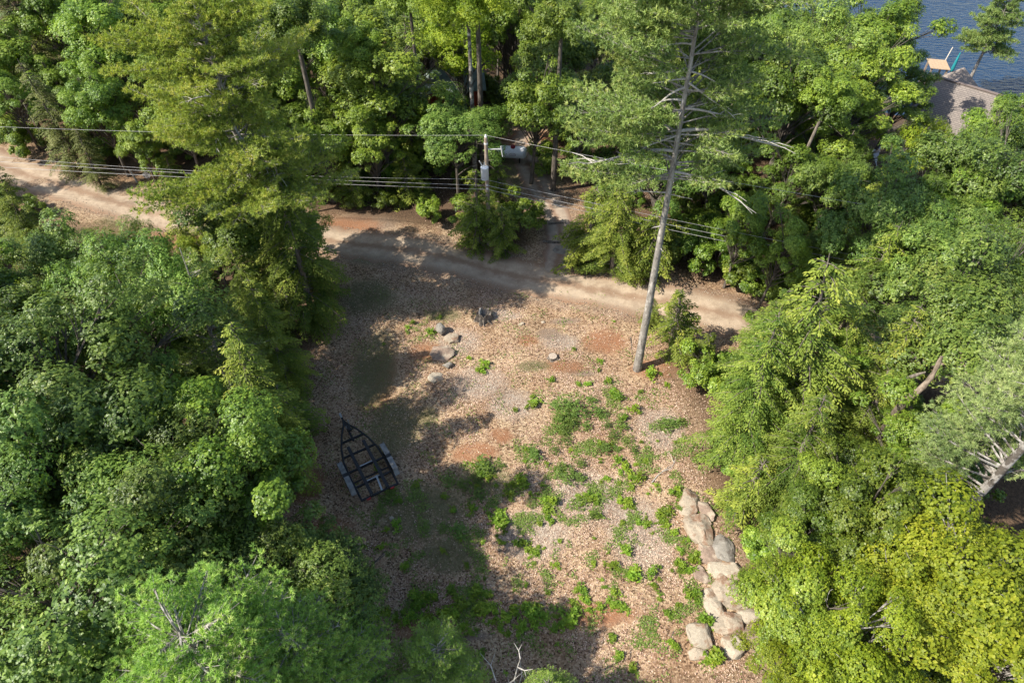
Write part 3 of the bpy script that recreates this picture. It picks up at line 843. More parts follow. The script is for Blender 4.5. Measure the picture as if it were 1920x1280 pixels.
for k, (py, az, L, up, r0, fk) in enumerate([
        (305, 15, 1.6, .05, .05, 2), (318, -12, 3.6, -.12, .075, 5), (242, 8, 4.6, .0, .085, 6), (200, 0, 2.3, .02, .07, 4), (150, -25, 2.0, -.35, .05, 3),
        (280, 172, 3.6, .0, .085, 6), (296, 190, 2.4, .2, .06, 3), (335, 160, 1.2, .3, .045, 2), (358, 180, 1.9, .12, .04, 3), (362, 0, 1.0, .0, .035, 1),
        (185, 178, 1.2, .1, .06, 1), (160, 200, 1.5, -.15, .065, 2), (145, 176, 1.3, .05, .05, 2), (128, 185, 1.5, .1, .05, 2), (130, -5, 1.7, -.2, .045, 3), (250, 195, 2.0, -.2, .05, 3), (108, 150, .8, .5, .04, 1), (80, 170, 1.2, .1, .05, 2), (205, 235, .5, .1, .05, 0), (330, 285, .35, .1, .05, 0), (420, 200, .5, .1, .05, 0), (460, 300, .35, .1, .04, 0)]):
    z = trunk_z(py); u = z / PH
    dead_branch((-.45 * u ** 1.3, .2 * u ** 1.3, z), math.radians(az), L * 1.1, up, r0 * .9, k, fk).build("dead_branch", M['dead'], tp, True)

# big pine at upper left beyond the road
def big_allow(z, az):
    d = (math.degrees(az) + 360) % 360
    return (.75 if 235 < d < 320 else 1.0) * (.75 + .35 * math.sin(z * 2.2 + az))
big = pine(211, 20.5, M['pine_yellow'], M['pine_bark'], 9.3, 5.6, .26, big_allow, step=.45, nb=10, need=.17, nn=17, top_taper=.45, nw=.22, tuft_step=.18)
bp = own_pine("big yellowish white pine with drooping boughs towering over the left end of the clearing", -13.6, 30.6, big)
PLACED.append((-13.6, 30.6, 1.5))
for k, (z, az, L, up) in enumerate([(14.6, 190, 1.9, .1), (14.3, 255, 2.0, -.55), (13.6, 300, 1.6, -.6), (11.5, 330, 2.6, -.2), (10.5, 270, 2.2, -.5)]):
    dead_branch((0, 0, z), math.radians(az), L, up, .06, 40 + k, 4).build("dead_branch", M['dead'], bp, True)

# pale tufted pine at the right edge: pale bare trunk leaning out of view
RX, RY = at(1795, 970, 5.2)
def right_allow(z, az):
    d = (math.degrees(az) + 360) % 360
    if d > 168: return 0
    return 1.0 if d > 60 else .6
rp_m = pine(221, 16, M['pine_pale'], M['pale_bark'], 7.6, 3.6, .25, right_allow, step=.45, nb=9, need=.15, nn=24, top_taper=.45, tuft_step=.17, nw=.16)
rp = own_pine("pale tufted pine at the right edge with a long bare pale grey trunk", RX, RY, rp_m)
for k, (z, az, L) in enumerate([(5.5, 150, .4), (6, 30, .5), (6.5, 200, .5), (7, 130, .5), (7.6, 20, .45), (8.2, 210, .4)]):
    dead_branch((0, 0, z), math.radians(az), L, .35, .03, 60 + k, 0).build("branch_stub", M['dead'], rp, True)
PLACED.append((RX, RY, 1.5))

# lakeside pine
LX, LY = 46.2, 66.6
def lake_allow(z, az): return .9 if z > 5.6 else 0
lp = pine(231, 11.5, M['pine'], M['pine_bark'], 5.8, 3.2, .2, lake_allow, step=.5, nb=7, nn=12, need=.22, top_taper=.4)
own_pine("small dark pine with a bare trunk standing against the lake behind the brown roof", LX, LY, lp)

# bent bare trunk at right, a dead tree
def bent(name, pts, rad, label, mat):
    mb = MB(); n = 12
    P = [np.array(p, float) for p in pts]
    s = np.linspace(0, len(P) - 1, n); Q = []; R_ = []
    for q in s:
        i = min(int(q), len(P) - 2); f = q - i
        f2 = f * f * (3 - 2 * f) * .4 + f * .6
        Q.append(P[i] * (1 - f2) + P[i + 1] * f2); R_.append(rad[0] + (rad[1] - rad[0]) * q / (len(P) - 1) + .015 * math.sin(q * 9))
    mb.tube(Q, R_, 9)
    return mb, Q
zb = 6.0
def w3(px, py, z): x, y = at(px, py, z); return (x, y, z)
mb, _ = bent("", [w3(1640, 830, 2), w3(1695, 752, 8.2), w3(1728, 728, 8.8), w3(1748, 705, 9.4), w3(1766, 668, 10.4)], (.19, .07), "", None)
bt = empty("dead_tree", w3(1640, 830, 0), 0, "bare bent pale trunk sticking out right of the drooping hemlocks", "dead tree")
o = mb.build("trunk", bark_mat("tan_dead_bark", (.10, .075, .055), (.30, .235, .175), 8), bt, True); o.location = [-c for c in bt.location]
mb, _ = bent("", [w3(1655, 722, 7.9), w3(1690, 712, 8.2), w3(1735, 697, 8.6)], (.11, .05), "", None)
o = mb.build("dead_branch", M['hem_bark'], bt, True); o.location = [-c for c in bt.location]

# bare trunks seen in the shade beyond the road
def bare_trunk(px, py, h, r, label, mat, cat="tree", crown=None, lean=(0, 0)):
    x, y = at(px, py)
    e = empty("tree_trunk" if crown is None else "maple_tree", (x, y, gz(x, y)), random.random() * 6, label, cat)
    mb = MB(); zs = np.linspace(-.3, h, 8)
    mb.tube([(lean[0] * (max(z, 0) / h), lean[1] * (max(z, 0) / h), z) for z in zs], [r * (1.15 - .55 * max(z, 0) / h) for z in zs], 9)
    mb.build("trunk", mat, e, True)
    e.rotation_euler[2] = 0
    if crown:
        k, s, dz = crown
        c = link("crown", PROTO[k][0][0][1], e); c.scale = (s, s, s); c.location = (lean[0], lean[1], h - PROTO[k][1] * s + dz)
    PLACED.append((x, y, .8))
    return e
bare_trunk(892, 345, 13.0, .17, "white spotted birch trunk just left of the transformer", M['pale_bark'], crown=('birch', .9, .6))
bare_trunk(906, 330, 13.5, .22, "dark trunk hugging the white spotted birch from the right", M['bark'], crown=('maple', .6, 1))
bare_trunk(625, 375, 12.0, .22, "dark bare trunk in the shade beyond the road, left of the young hemlocks", M['bark'], crown=('maple', .72, 1))
bare_trunk(1037, 360, 11.5, .2, "single upright trunk right of the propane tank", M['bark'], crown=('maple', .6, 1))
bare_trunk(800, 315, 12, .16, "thin dark trunk in the shade left of the birch pair", M['bark'], crown=('maple', .6, 1))
bare_trunk(712, 345, 10, .2, "dark trunk deep in the shade under the dense round maple", M['bark'], crown=('maple', .55, 1))
bare_trunk(1335, 350, 9, .17, "brown trunk behind the dead limbs right of the tall pine", M['hem_bark'], crown=('maple', .5, 1))
bare_trunk(1450, 420, 9, .15, "brown trunk standing where the wires go into the trees", M['hem_bark'], crown=('maple', .5, 1), lean=(.8, 0))
bare_trunk(948, 205, 10, .2, "far dark trunk above the propane tank", M['bark'], crown=('maple', .6, 1))

# filler trees and understory that close the wood behind and beside
FR = np.random.default_rng(99)
def ok_spot(x, y, rad, road=3.4):
    if in_poly(x, y, CLEAR) or poly_dist(x, y, np.vstack([CLEAR, CLEAR[:1]])) < rad * .55: return False
    if poly_dist(x, y, ROAD) < road or poly_dist(x, y, DRIVE) < road - .9: return False
    if shore(x, y) > -3: return False
    if 31 < x < 47 and 46 < y < 64: return False
    u, v = px_of(x, y, 1.0)
    if 900 < u < 1030 and 225 < v < 400: return False          # open drive and tank
    if 1640 < u < 1790 and 230 < v < 380: return False
    if 60 < u < 345 and 380 < v < 480: return False
    if 1860 < u < 2000 and 900 < v < 1010: return False
    return True
n_f = 0
for _ in range(6000):
    x, y = FR.uniform(-52, 52), FR.uniform(4, 88)
    u, v = px_of(x, y, 7)
    if not (-260 < u < 2180 and -420 < v < 1500): continue
    if y > 66 and x > 20: continue
    if any(math.hypot(x - a, y - b) < c + .6 for a, b, c in PLACED): continue
    if not ok_spot(x, y, 4.0, 5.0): continue
    if v > 1150 and 600 < u < 1450: continue
    if y < 8: continue
    if -150 < u < 390 and 215 < v < 500: continue
    k = FR.choice(['maple', 'maple', 'hemlock', 'oak'])
    s = FR.uniform(.6, .95)
    PLACED.append((x, y, s * 2.6))
    road_y = float(np.interp(x, ROAD[:, 0], ROAD[:, 1]))
    where = ("beyond the road, " + ("left of the tank" if x < 0 else "right of the tank")) if y > road_y else ("left of the clearing" if x < 0 else "right of the clearing")
    what = {'maple': "leafy green tree", 'oak': "lobed-leaf oak", 'hemlock': "dark hemlock"}[k]
    plant_tree(k, x, y, s, what + " half hidden in the wood " + where, what + "s in the wood " + where)
    n_f += 1
    if n_f > 95: break
n_b = 0; BL = []
for _ in range(9000):
    x, y = FR.uniform(-46, 46), FR.uniform(8, 70)
    u, v = px_of(x, y, 1.0)
    if not (-60 < u < 1980 and 150 < v < 1330): continue
    if any(math.hypot(x - a, y - b) < 1.9 for a, b in BL): continue
    if not ok_spot(x, y, 1.6, 3.3): continue
    BL.append((x, y))
    road_y = float(np.interp(x, ROAD[:, 0], ROAD[:, 1]))
    where = ("beyond the dirt road, " + ("left of the pole" if x < -1 else "right of the pole")) if y > road_y else ("left of the clearing" if x < 0 else "right of the clearing")
    plant_tree('bush', x, y, FR.uniform(.45, 1.0), "small leafy understory bush in the tree shade " + where, "understory bushes " + where)
    n_b += 1
    if n_b >= 270: break
print("fill", n_f, n_b)

# ------------------------------------------------------------------ boulders
def rock_mat(name, base, stain, dark, amt=.5, sc=2.2):
    m, nt, N, L, P = new_mat(name)
    tc = N.new("ShaderNodeTexCoord")
    def nz(s, d, r=.65):
        n = N.new("ShaderNodeTexNoise"); n.inputs["Scale"].default_value = s; n.inputs["Detail"].default_value = d; n.inputs["Roughness"].default_value = r
        L.new(tc.outputs["Object"], n.inputs["Vector"]); return n.outputs["Fac"]
    r1 = N.new("ShaderNodeValToRGB"); r1.color_ramp.elements[0].position = .33; r1.color_ramp.elements[1].position = .66
    r1.color_ramp.elements[0].color = (*[c * .72 for c in base], 1); r1.color_ramp.elements[1].color = (*[c * 1.12 for c in base], 1)
    L.new(nz(7, 9, .72), r1.inputs[0])
    r2 = N.new("ShaderNodeValToRGB"); r2.color_ramp.elements[0].position = .62 - .25 * amt; r2.color_ramp.elements[1].position = .72 - .2 * amt
    L.new(nz(sc, 6), r2.inputs[0])
    mx = N.new("ShaderNodeMix"); mx.data_type = 'RGBA'; L.new(r2.outputs[0], mx.inputs[0]); L.new(r1.outputs[0], mx.inputs[6]); mx.inputs[7].default_value = (*stain, 1)
    r3 = N.new("ShaderNodeValToRGB"); r3.color_ramp.elements[0].position = .64; r3.color_ramp.elements[1].position = .70
    L.new(nz(11, 4), r3.inputs[0])
    m2 = N.new("ShaderNodeMix"); m2.data_type = 'RGBA'; L.new(r3.outputs[0], m2.inputs[0]); L.new(mx.outputs[2], m2.inputs[6]); m2.inputs[7].default_value = (*dark, 1)
    L.new(m2.outputs[2], P.inputs["Base Color"]); P.inputs["Roughness"].default_value = .9; P.inputs["Specular IOR Level"].default_value = .2
    b = N.new("ShaderNodeBump"); b.inputs["Strength"].default_value = .6; b.inputs["Distance"].default_value = .04
    L.new(nz(14, 8, .75), b.inputs["Height"]); L.new(b.outputs[0], P.inputs["Normal"])
    return m
RK = {'pale': rock_mat("pale_granite", (.40, .34, .255), (.26, .175, .115), (.14, .11, .085), .42),
      'tan': rock_mat("tan_granite", (.37, .305, .225), (.23, .14, .09), (.13, .10, .075), .5),
      'brown': rock_mat("brown_stained_granite", (.27, .195, .145), (.38, .31, .23), (.12, .09, .065), .45),
      'grey': rock_mat("grey_granite", (.27, .245, .205), (.16, .135, .11), (.36, .33, .27), .5),
      'moss': rock_mat("mossy_granite", (.26, .26, .23), (.10, .12, .045), (.15, .14, .1), .7)}

def boulder(px, py, w, d, h, kind, label, rz=0.0, seed=1, sink=.40, sharp=5, group=None):
    r = np.random.default_rng(seed * 13 + 5)
    n = 26
    u = unit(r.normal(size=(n, 3)))
    q = (np.abs(u) ** sharp).sum(1) ** (-1 / sharp)
    pts = u * q[:, None] * r.uniform(.86, 1.06, (n, 1))
    h *= .55; w *= 1.04; d *= 1.04
    bm = bmesh.new()
    for p in pts: bm.verts.new((p[0] * w / 2, p[1] * d / 2, p[2] * h / 2))
    bmesh.ops.convex_hull(bm, input=bm.verts[:])
    for v in [v for v in bm.verts if not v.link_faces]: bm.verts.remove(v)
    bmesh.ops.triangulate(bm, faces=bm.faces[:])
    bmesh.ops.bevel(bm, geom=bm.edges[:], offset=min(w, d, h) * .03, segments=1, affect='EDGES')
    bmesh.ops.triangulate(bm, faces=bm.faces[:])
    bmesh.ops.subdivide_edges(bm, edges=[e for e in bm.edges if e.calc_length() > .16], cuts=4, use_grid_fill=True)
    bm.normal_update()
    for v in bm.verts:
        k = mnoise.fractal(v.co * 1.9 + Vector((seed, 0, 0)), 1, 2, 4)
        v.co += v.normal * (k * .05 * max(.5, min(w, d)) + .022 * mnoise.fractal(v.co * 7 + Vector((0, seed, 0)), 1, 2, 3))
    me = bpy.data.meshes.new("boulder"); bm.to_mesh(me); bm.free()
    for p in me.polygons: p.use_smooth = True
    me.set_sharp_from_angle(angle=math.radians(21))
    me.materials.append(RK[kind])
    x, y = at(px, py)
    o = link("boulder", me, None, (x, y, gz(x, y) + h * (.5 - sink)))
    o.rotation_euler = (r.normal(0, .07), r.normal(0, .07), rz)
    return tag(o, label, "boulder", group)

B = boulder
B(1292, 945, 1.0, 1.5, 1.0, 'tan', "cracked tan boulder at the top of the stone row", -.2, 1)
B(1322, 962, .7, 1.1, .7, 'brown', "brown boulder half hidden behind the topmost cracked tan boulder", .2, 2)
B(1308, 995, 1.25, 1.75, 1.1, 'tan', "large rounded tan boulder second from the top of the stone row", .1, 3)
B(1328, 1040, .95, 1.2, .8, 'brown', "brown stained slab left of the round grey boulder", .5, 4)
B(1355, 1032, 1.05, 1.5, 1.0, 'grey', "round grey boulder against the dark green leaves", .1, 47, sharp=2.6)
B(1314, 1078, .75, .9, .5, 'brown', "flat brown stone half buried left of the row", .1, 6)
B(1358, 1074, 1.5, .9, .9, 'pale', "wide pale stone lying above the largest block", -.1, 7)
B(1360, 1114, 1.25, 1.75, 1.25, 'tan', "largest angular tan block in the stone row, brown stain on top", .12, 8, sharp=5)
B(1394, 1130, .5, .65, .7, 'tan', "small stone wedged right of the largest block", .1, 9)
B(1335, 1136, .85, 1.45, .9, 'pale', "tall pale stone with a dark red stain left of the largest block", .25, 10, sharp=4)
B(1362, 1172, 1.4, 1.1, .9, 'tan', "broad tan boulder under the largest block", -.2, 11)
B(1403, 1158, 1.05, .75, .8, 'pale', "wedge shaped pale stone at the right end under the largest block", -.35, 12)
B(1312, 1195, 1.1, 1.1, 1.0, 'pale', "palest squarish boulder low in the stone row", .05, 13, sharp=5)
B(1308, 1228, .9, .55, .6, 'tan', "flat tan stone below the palest squarish boulder", -.1, 14)
B(1372, 1215, .9, 1.0, .7, 'pale', "pale pointed stone beside the yellow-green leaves", .5, 15)
B(1408, 1192, .8, .8, .5, 'brown', "low brown stone among the leaves right of the broad tan boulder", .3, 16)
B(1398, 1096, .5, .4, .4, 'pale', "little pale stone above the wedged one", .3, 17)
# centre group
B(826, 622, .8, .95, 1.9, 'grey', "upright pointed grey rock at the top of the clearing's rock group", .4, 21, .2, 1.35)
B(846, 634, .95, .9, .7, 'tan', "blotched tan rock right against the pointed grey rock", .2, 22, .2, 4)
B(830, 665, 1.35, 1.05, .75, 'brown', "largest rounded brown rock in the clearing's rock group", .0, 23, .3)
B(838, 688, .55, .45, .6, 'grey', "small black and white rock under the rounded brown rock", .6, 24, .2, 5)
B(816, 709, .85, .75, .35, 'pale', "flat pale rock at the bottom of the clearing's rock group", .2, 25, .3, 5)
B(977, 609, .42, .22, .22, 'pale', "narrow pale stone lying right of the rotten stump", .6, 26, .2)
B(1019, 602, .25, .2, .2, 'pale', "small pale stone at the edge of the dug earth near the road", .2, 27, .2)
B(735, 972, .24, .2, .2, 'pale', "small white stone in the shade below the trailer", .2, 28, .1)
# lower left rocks
B(660, 1183, .42, .85, .5, 'grey', "long grey rock, leftmost of the three shaded rocks under the oak", -.35, 31, .2, 4)
B(680, 1182, .48, .42, .4, 'tan', "smallest brownish rock between the two grey shaded rocks", .1, 32, .2)
B(696, 1181, .5, .68, .5, 'grey', "grey-green angular rock, rightmost of the three shaded rocks", .1, 33, .2, 5)
B(659, 1210, .55, .4, .45, 'moss', "mossy rock below the long grey rock", .1, 34, .2)
B(692, 1214, .75, .55, .5, 'moss', "big dark mossy rock above the bottom pine", .5, 35, .2)
# stones by the drive
B(1058, 468, 1.5, 1.3, .22, 'grey', "flat grey slab at the mouth of the dirt drive", .3, 36, .4, 6)

# stumps
def stump(px, py, r, h, label, broken=False, seed=0):
    x, y = at(px, py); rr = np.random.default_rng(seed)
    e = empty("tree_stump", (x, y, gz(x, y)), 0, label, "stump")
    mb = MB(); n = 16; ring = []
    lob = 1 + .16 * np.sin(np.arange(n) * 2 * math.pi / n * 5 + seed) + rr.normal(0, .05, n)
    V = []
    prof = [(1.45, -.1), (1.25, h * .25), (1.02, h * .7), (1.0, h)]
    for f, z in prof:
        for k in range(n):
            t = 2 * math.pi * k / n
            zz = z + ((rr.uniform(-.22, .12) * h) if (broken and z == h) else 0)
            V.append((r * f * lob[k] * math.cos(t), r * f * lob[k] * math.sin(t), zz))
    Fc = [(i * n + k, i * n + (k + 1) % n, (i + 1) * n + (k + 1) % n, (i + 1) * n + k) for i in range(3) for k in range(n)]
    if broken: V.append((0, 0, h * .35)); Fc += [(3 * n + k, 3 * n + (k + 1) % n, 4 * n) for k in range(n)]
    mb.add(V, Fc); mb.build("bark", M['hem_bark'], e, True)
    tm = MB()
    if broken:
        for k in range(3):
            a = rr.uniform(2.0, 4.2); tm.beam((r * .6 * math.cos(a), r * .6 * math.sin(a), h * .5), (r * .75 * math.cos(a), r * .75 * math.sin(a), h * rr.uniform(.95, 1.15)), r * .7, .08)
        for k in range(5):
            a = rr.uniform(0, 6.28); mb2 = MB(); mb2.tube([(r * 1.1 * math.cos(a), r * 1.1 * math.sin(a), h * .3), (r * 1.9 * math.cos(a + .2), r * 1.9 * math.sin(a + .2), .02)], [.07, .03], 6); mb2.build("root", M['hem_bark'], e, True)
        tm.build("splinters", M['dead'], e)
    else:
        tm.lathe([(r * .95, h + .002), (r * .95, h + .02), (r * .55, h + .024)], 18); tm.build("cut_top", plain("sawn_wood", (.38, .31, .24), .9, 0, .3, 16), e)
    return e
stump(908, 597, .40, .55, "dark rotten broken stump with a pale splintered top near the road", True, 3)
stump(1036, 673, .26, .16, "low sawn round stump left of the tall pine", False, 4)
# twigs and fallen branches
def stick(pts, r0, label, mat='dead', cat="branch", name="fallen_branch", forks=0, seed=0):
    rr = np.random.default_rng(seed)
    P = [np.array((*at(px, py), 0.0)) for px, py in pts]
    for p in P: p[2] = gz(p[0], p[1]) + r0 * .8
    o0 = P[0].copy(); P = [p - o0 for p in P]
    n = len(P); mb = MB(); mb.tube(P, [r0 * (1.05 - .7 * i / (n - 1)) for i in range(n)], 7)
    for k in range(forks):
        i = rr.integers(1, n); a = rr.uniform(0, 6.28); l = rr.uniform(.3, .8)
        mb.tube([P[i], P[i] + np.array([math.cos(a) * l, math.sin(a) * l, .12])], [r0 * .5, r0 * .15], 5)
    return tag(mb.build(name, M[mat], None, True, tuple(o0)), label, cat)
stick([(1018, 452), (1040, 453), (1060, 452), (1072, 449)], .11, "dark log lying across the mouth of the dirt drive", 'bark', "log", "fallen_log")
stick([(1028, 419), (1045, 419), (1060, 420)], .09, "shorter dark log farther up the dirt drive", 'bark', "log", "fallen_log")
stick([(1222, 905), (1232, 893), (1243, 884), (1256, 880), (1264, 868)], .035, "pale curved branch lying among low plants near the boulders", forks=3, seed=2)
stick([(1262, 1185), (1254, 1205), (1249, 1228)], .022, "thin dark stick on the leaves left of the lowest boulders", 'bark')
stick([(1182, 634), (1184, 650), (1185, 668)], .03, "short dark stick in the needles left of the tall pine's foot", 'bark')
# white dead snag at the bottom edge
def snag(px, py, h, label, seed):
    x, y = at(px, py, h * .6); rr = np.random.default_rng(seed); mb = MB()
    P = [np.array([0, 0, -.2])]
    for i in range(6): P.append(P[-1] + np.array([rr.normal(0, .12), rr.normal(0, .12), h / 6]))
    mb.tube(P, [.05 * (1.1 - i / 7) for i in range(7)], 6)
    e = empty("dead_snag", (x, y, gz(x, y)), 0, label, "dead tree")
    mb.build("trunk", M['dead'], e, True)
    for k in range(5):
        i = rr.integers(3, 7); a = rr.uniform(0, 6.28); l = rr.uniform(.5, 1.1)
        q = P[i]; m2 = MB(); mid = q + np.array([math.cos(a) * l * .5, math.sin(a) * l * .5, l * .2]); en = mid + np.array([math.cos(a + .5) * l * .5, math.sin(a + .5) * l * .5, l * .35])
        m2.tube([q, mid, en], [.028, .02, .007], 5); m2.tube([mid, mid + np.array([math.cos(a - .8) * l * .4, math.sin(a - .8) * l * .4, l * .2])], [.015, .005], 4)
        m2.build("branch", M['dead'], e, True)
snag(935, 1290, 3.6, "white forked dead twigs at the bottom edge, left of the tiny pine top", 3)
snag(1003, 1268, 5.2, "single white dead stem poking up at the tiny pine top", 8)
snag(1660, 1060, 5.6, "white dead twigs sticking out of the yellow-green tree at lower right", 5)

# ------------------------------------------------------------------ boat trailer
BLK = plain("black_steel", (.022, .022, .024), .5, .3, .3, 5)
FND = plain("worn_fender", (.20, .195, .185), .55, .2, .35, 5)
BNK = plain("dark_carpet", (.03, .03, .032), .95, 0, .3, 12)
TYR = plain("tyre_rubber", (.018, .018, .018), .85)
GAL = plain("galvanised_steel", (.42, .44, .46), .45, .6)
f0 = Vector((*at(641, 788), 0)); r0 = Vector((*at(716, 934), 0))
ang = math.atan2(f0.y - r0.y, f0.x - r0.x) - math.pi / 2
TL = (f0 - r0).length * .92
tx, ty = (r0.x, r0.y)
tr = empty("boat_trailer", (tx, ty, gz(tx, ty)), ang, "empty black boat trailer parked in the shade at the left of the clearing", "trailer")
fr = MB()
hz = .52
prof = [(0.95, 0.0), (.97, TL * .30), (.93, TL * .50), (.74, TL * .66), (.42, TL * .82), (.10, TL * .93), (.0, TL)]
for sg in (-1, 1):
    fr.tube([(sg * a, b, hz + .0) for a, b in prof], .055, 8)
for yy, ww in ((.05, .95), (TL * .17, .96), (TL * .36, .96), (TL * .55, .88), (TL * .73, .6)):
    fr.beam((-ww, yy, hz - .03), (ww, yy, hz - .03), .09, .1)
fr.beam((0, TL * .70, hz - .02), (0, TL + .25, hz - .02), .1, .12)
fr.build("frame", BLK, tr, True)
for sg in (-1, 1):
    b = MB()
    b.beam((sg * .42, .0, hz + .20), (sg * .42, TL * .62, hz + .22), .16, .07); b.build("bunk", BNK, tr)
    k = MB()
    for yy in (.1, TL * .3, TL * .55): k.beam((sg * .42, yy, hz), (sg * .42, yy, hz + .17), .06, .06)
    k.build("bunk_bracket", GAL, tr)
    fd = MB()         # long tandem fender: flat top with sloped ends
    y0, y1 = TL * .10, TL * .52; xo = sg * 1.15; w = .26; th = .02
    pr = [(y0, .50), (y0 + .22, .80), (y0 + (y1 - y0) * .48, .84), (y0 + (y1 - y0) * .52, .84), (y1 - .22, .80), (y1, .50)]
    for (a, za), (c, zc_) in zip(pr[:-1], pr[1:]): fd.beam((xo, a, za), (xo, c, zc_), w, th)
    fd.beam((xo + sg * .12, y0 + .1, .62), (xo + sg * .12, y1 - .1, .62), .015, .3)
    fo = fd.build("fender", FND, tr)
    bd = MB(); bd.box((xo, (y0 + y1) / 2, .853), (.262, .20, .02)); bd.build("step_pad", BLK, fo)
    for q in (.36, .66):
        yy = y0 + (y1 - y0) * q
        wh = empty("wheel", (sg * 1.15, yy, .33)); wh.parent = tr
        t = MB(); t.lathe([(.2, -.1), (.31, -.1), (.335, -.06), (.335, .06), (.31, .1), (.2, .1)], 20, axis='x'); t.build("tyre", TYR, wh, True)
        rm = MB(); rm.lathe([(.06, -.09), (.2, -.07), (.2, .07), (.06, .09)], 16, axis='x'); rm.build("rim", GAL, wh, True)
for q in (.251, .377):
    yy = TL * q; a = MB(); a.beam((-1.1, yy, .33), (1.1, yy, .33), .06, .06); a.build("axle", BLK, tr)
for yy, nm in ((TL * .36 + .03, None), (TL * .17 + .03, None)):
    a = MB(); a.tube([(-.4, yy, hz + .08), (.4, yy, hz + .08)], .03, 8); a.build("roller_bar", GAL, tr, True)
a = MB(); a.beam((0, TL * .84, hz), (0, TL * .80, hz + .75), .1, .1); a.beam((0, TL * .80, hz + .72), (0, TL * .72, hz + .75), .16, .14); a.beam((-.16, TL * .73, hz + .74), (.16, TL * .73, hz + .74), .05, .05)
wp = a.build("winch_post", BLK, tr)
a = MB(); a.tube([(-.1, TL * .80, hz + .60), (.1, TL * .80, hz + .60)], .075, 10); a.build("winch_drum", GAL, wp, True)
a = MB(); a.box((0, TL + .30, hz), (.09, .28, .1)); a.lathe([(.05, hz - .08), (.07, hz - .02), (.05, hz + .07)], 12, (0, TL + .42, 0)); a.build("coupler", GAL, tr)
a = MB(); a.tube([(.18, TL * .92, .02), (.18, TL * .92, hz + .35)], .03, 8); a.lathe([(.02, -.03), (.09, -.03), (.09, .03), (.02, .03)], 12, (.18, TL * .92, .09), 'x'); a.build("jack", GAL, tr, True)
a = MB(); a.beam((-.55, .0, hz - .02), (-.55, .02, hz + .0), .1, .1); a.box((-.62, -.06, hz), (.2, .05, .1)); a.build("tail_lamp", plain("red_lens", (.30, .02, .02), .3), tr)
a = MB(); a.box((.62, -.06, hz), (.2, .05, .1)); a.build("tail_lamp", plain("red_lens", (.30, .02, .02), .3), tr)
a = MB(); a.beam((.12, .05, hz + .06), (.2, TL * .19, hz + .06), .09, .03); a.build("loose_board", plain("grey_board", (.34, .38, .39), .7), tr)

# ------------------------------------------------------------------ utility pole
WOOD = bark_mat("weathered_pole_wood", (.20, .15, .11), (.40, .32, .25), 14)
TIN = plain("grey_painted_tin", (.62, .64, .66), .45, .1, .06)
POR = plain("porcelain", (.55, .54, .52), .3)
ux, uy = at(917, 458)
up = empty("utility_pole", (ux, uy, gz(ux, uy)), 0, "wooden utility pole with a grey transformer can beside the dirt drive", "utility pole")
a = MB(); a.tube([(0, 0, -.3), (0, 0, 4), (0, 0, 8.35)], [.16, .14, .11], 12); a.build("pole", WOOD, up, True)
a = MB(); a.lathe([(.05, 8.35), (.09, 8.40), (.05, 8.46), (.08, 8.5), (.03, 8.56)], 12); a.lathe([(.13, 7.9), (.135, 7.96), (.13, 8.02)], 12); a.build("insulator", POR, up, True)
a = MB(); a.beam((.1, 0, 7.55), (.95, 0, 7.55), .045, .06); arm = a.build("cutout_arm", POR, up)
a = MB(); a.tube([(.92, 0, 7.75), (.95, 0, 7.55), (1.02, -.04, 7.05)], [.035, .045, .03], 8); a.build("fuse_cutout", POR, up, True)
tcx, tcy = -.12, -.36
a = MB(); a.lathe([(.02, 5.62), (.235, 5.64), (.245, 5.66), (.245, 6.42), (.25, 6.44), (.25, 6.50), (.12, 6.56), (.02, 6.57)], 20, (tcx, tcy, 0)); tc_ = a.build("transformer_can", TIN, up, True)
a = MB(); a.tube([(tcx - .12, tcy, 6.5), (tcx - .2, tcy, 6.72), (tcx - .32, tcy, 6.95)], [.04, .035, .03], 8); a.tube([(tcx + .0, tcy, 6.5), (tcx + .0, tcy, 6.85)], [.04, .03], 8); a.build("bushing", POR, tc_, True)
a = MB(); a.beam((-.02, -.14, 6.2), (-.06, -.2, 6.2), .1, .08); a.beam((-.02, -.14, 5.8), (-.06, -.2, 5.8), .1, .08); a.build("hanger", BLK, tc_)
a = MB()
for z in (5.0, 4.72): a.lathe([(.06, z), (.09, z + .05), (.06, z + .1)], 10, (0, -.17, 0))
a.build("spool_insulator", POR, up, True)

WIRE = plain("weathered_wire", (.34, .33, .32), .5, .2)
def wire(name, pts3, r, label, sag):
    mb = MB(); P = []
    for (p, q), sg in zip(zip(pts3[:-1], pts3[1:]), sag):
        p, q = np.array(p, float), np.array(q, float)
        for t in np.linspace(0, 1, 25)[(0 if not P else 1):]:
            v = p * (1 - t) + q * t; v[2] -= sg * 4 * t * (1 - t); P.append(v)
    mb.tube(P, r, 5)
    return tag(mb.build(name, WIRE, None, True), label, "wire")
def wl(py, y):  # point at x far left seen at px=0,row py when at depth y -> height
    lo, hi = -5, 25
    for _ in range(50):
        m_ = (lo + hi) / 2
        if px_of(0, y, m_)[1] > py: lo = m_
        else: hi = m_
    return lo
zu = gz(ux, uy)
LXw, LYw = -37.0, 42.0
def left_end(py):
    z = wl(py, LYw); d = LYw * CT - (z - CAM_H) * ST
    return np.array([(0 - 960) / F * d, LYw, z])
def extend(a, b, k):
    a, b = np.array(a, float), np.array(b, float); return b + (b - a) * k
def wire_pts(att, pyl, rpx):
    l = left_end(pyl); return [extend(att, l, .35), np.array(att), np.array(rpx)]
topA = (ux, uy, zu + 8.5)
R_top = (40.0, 23.0, 9.6); 
wire("power_line", wire_pts(topA, 231, R_top), .008, "topmost single wire running over the pole top", (.35, .5))
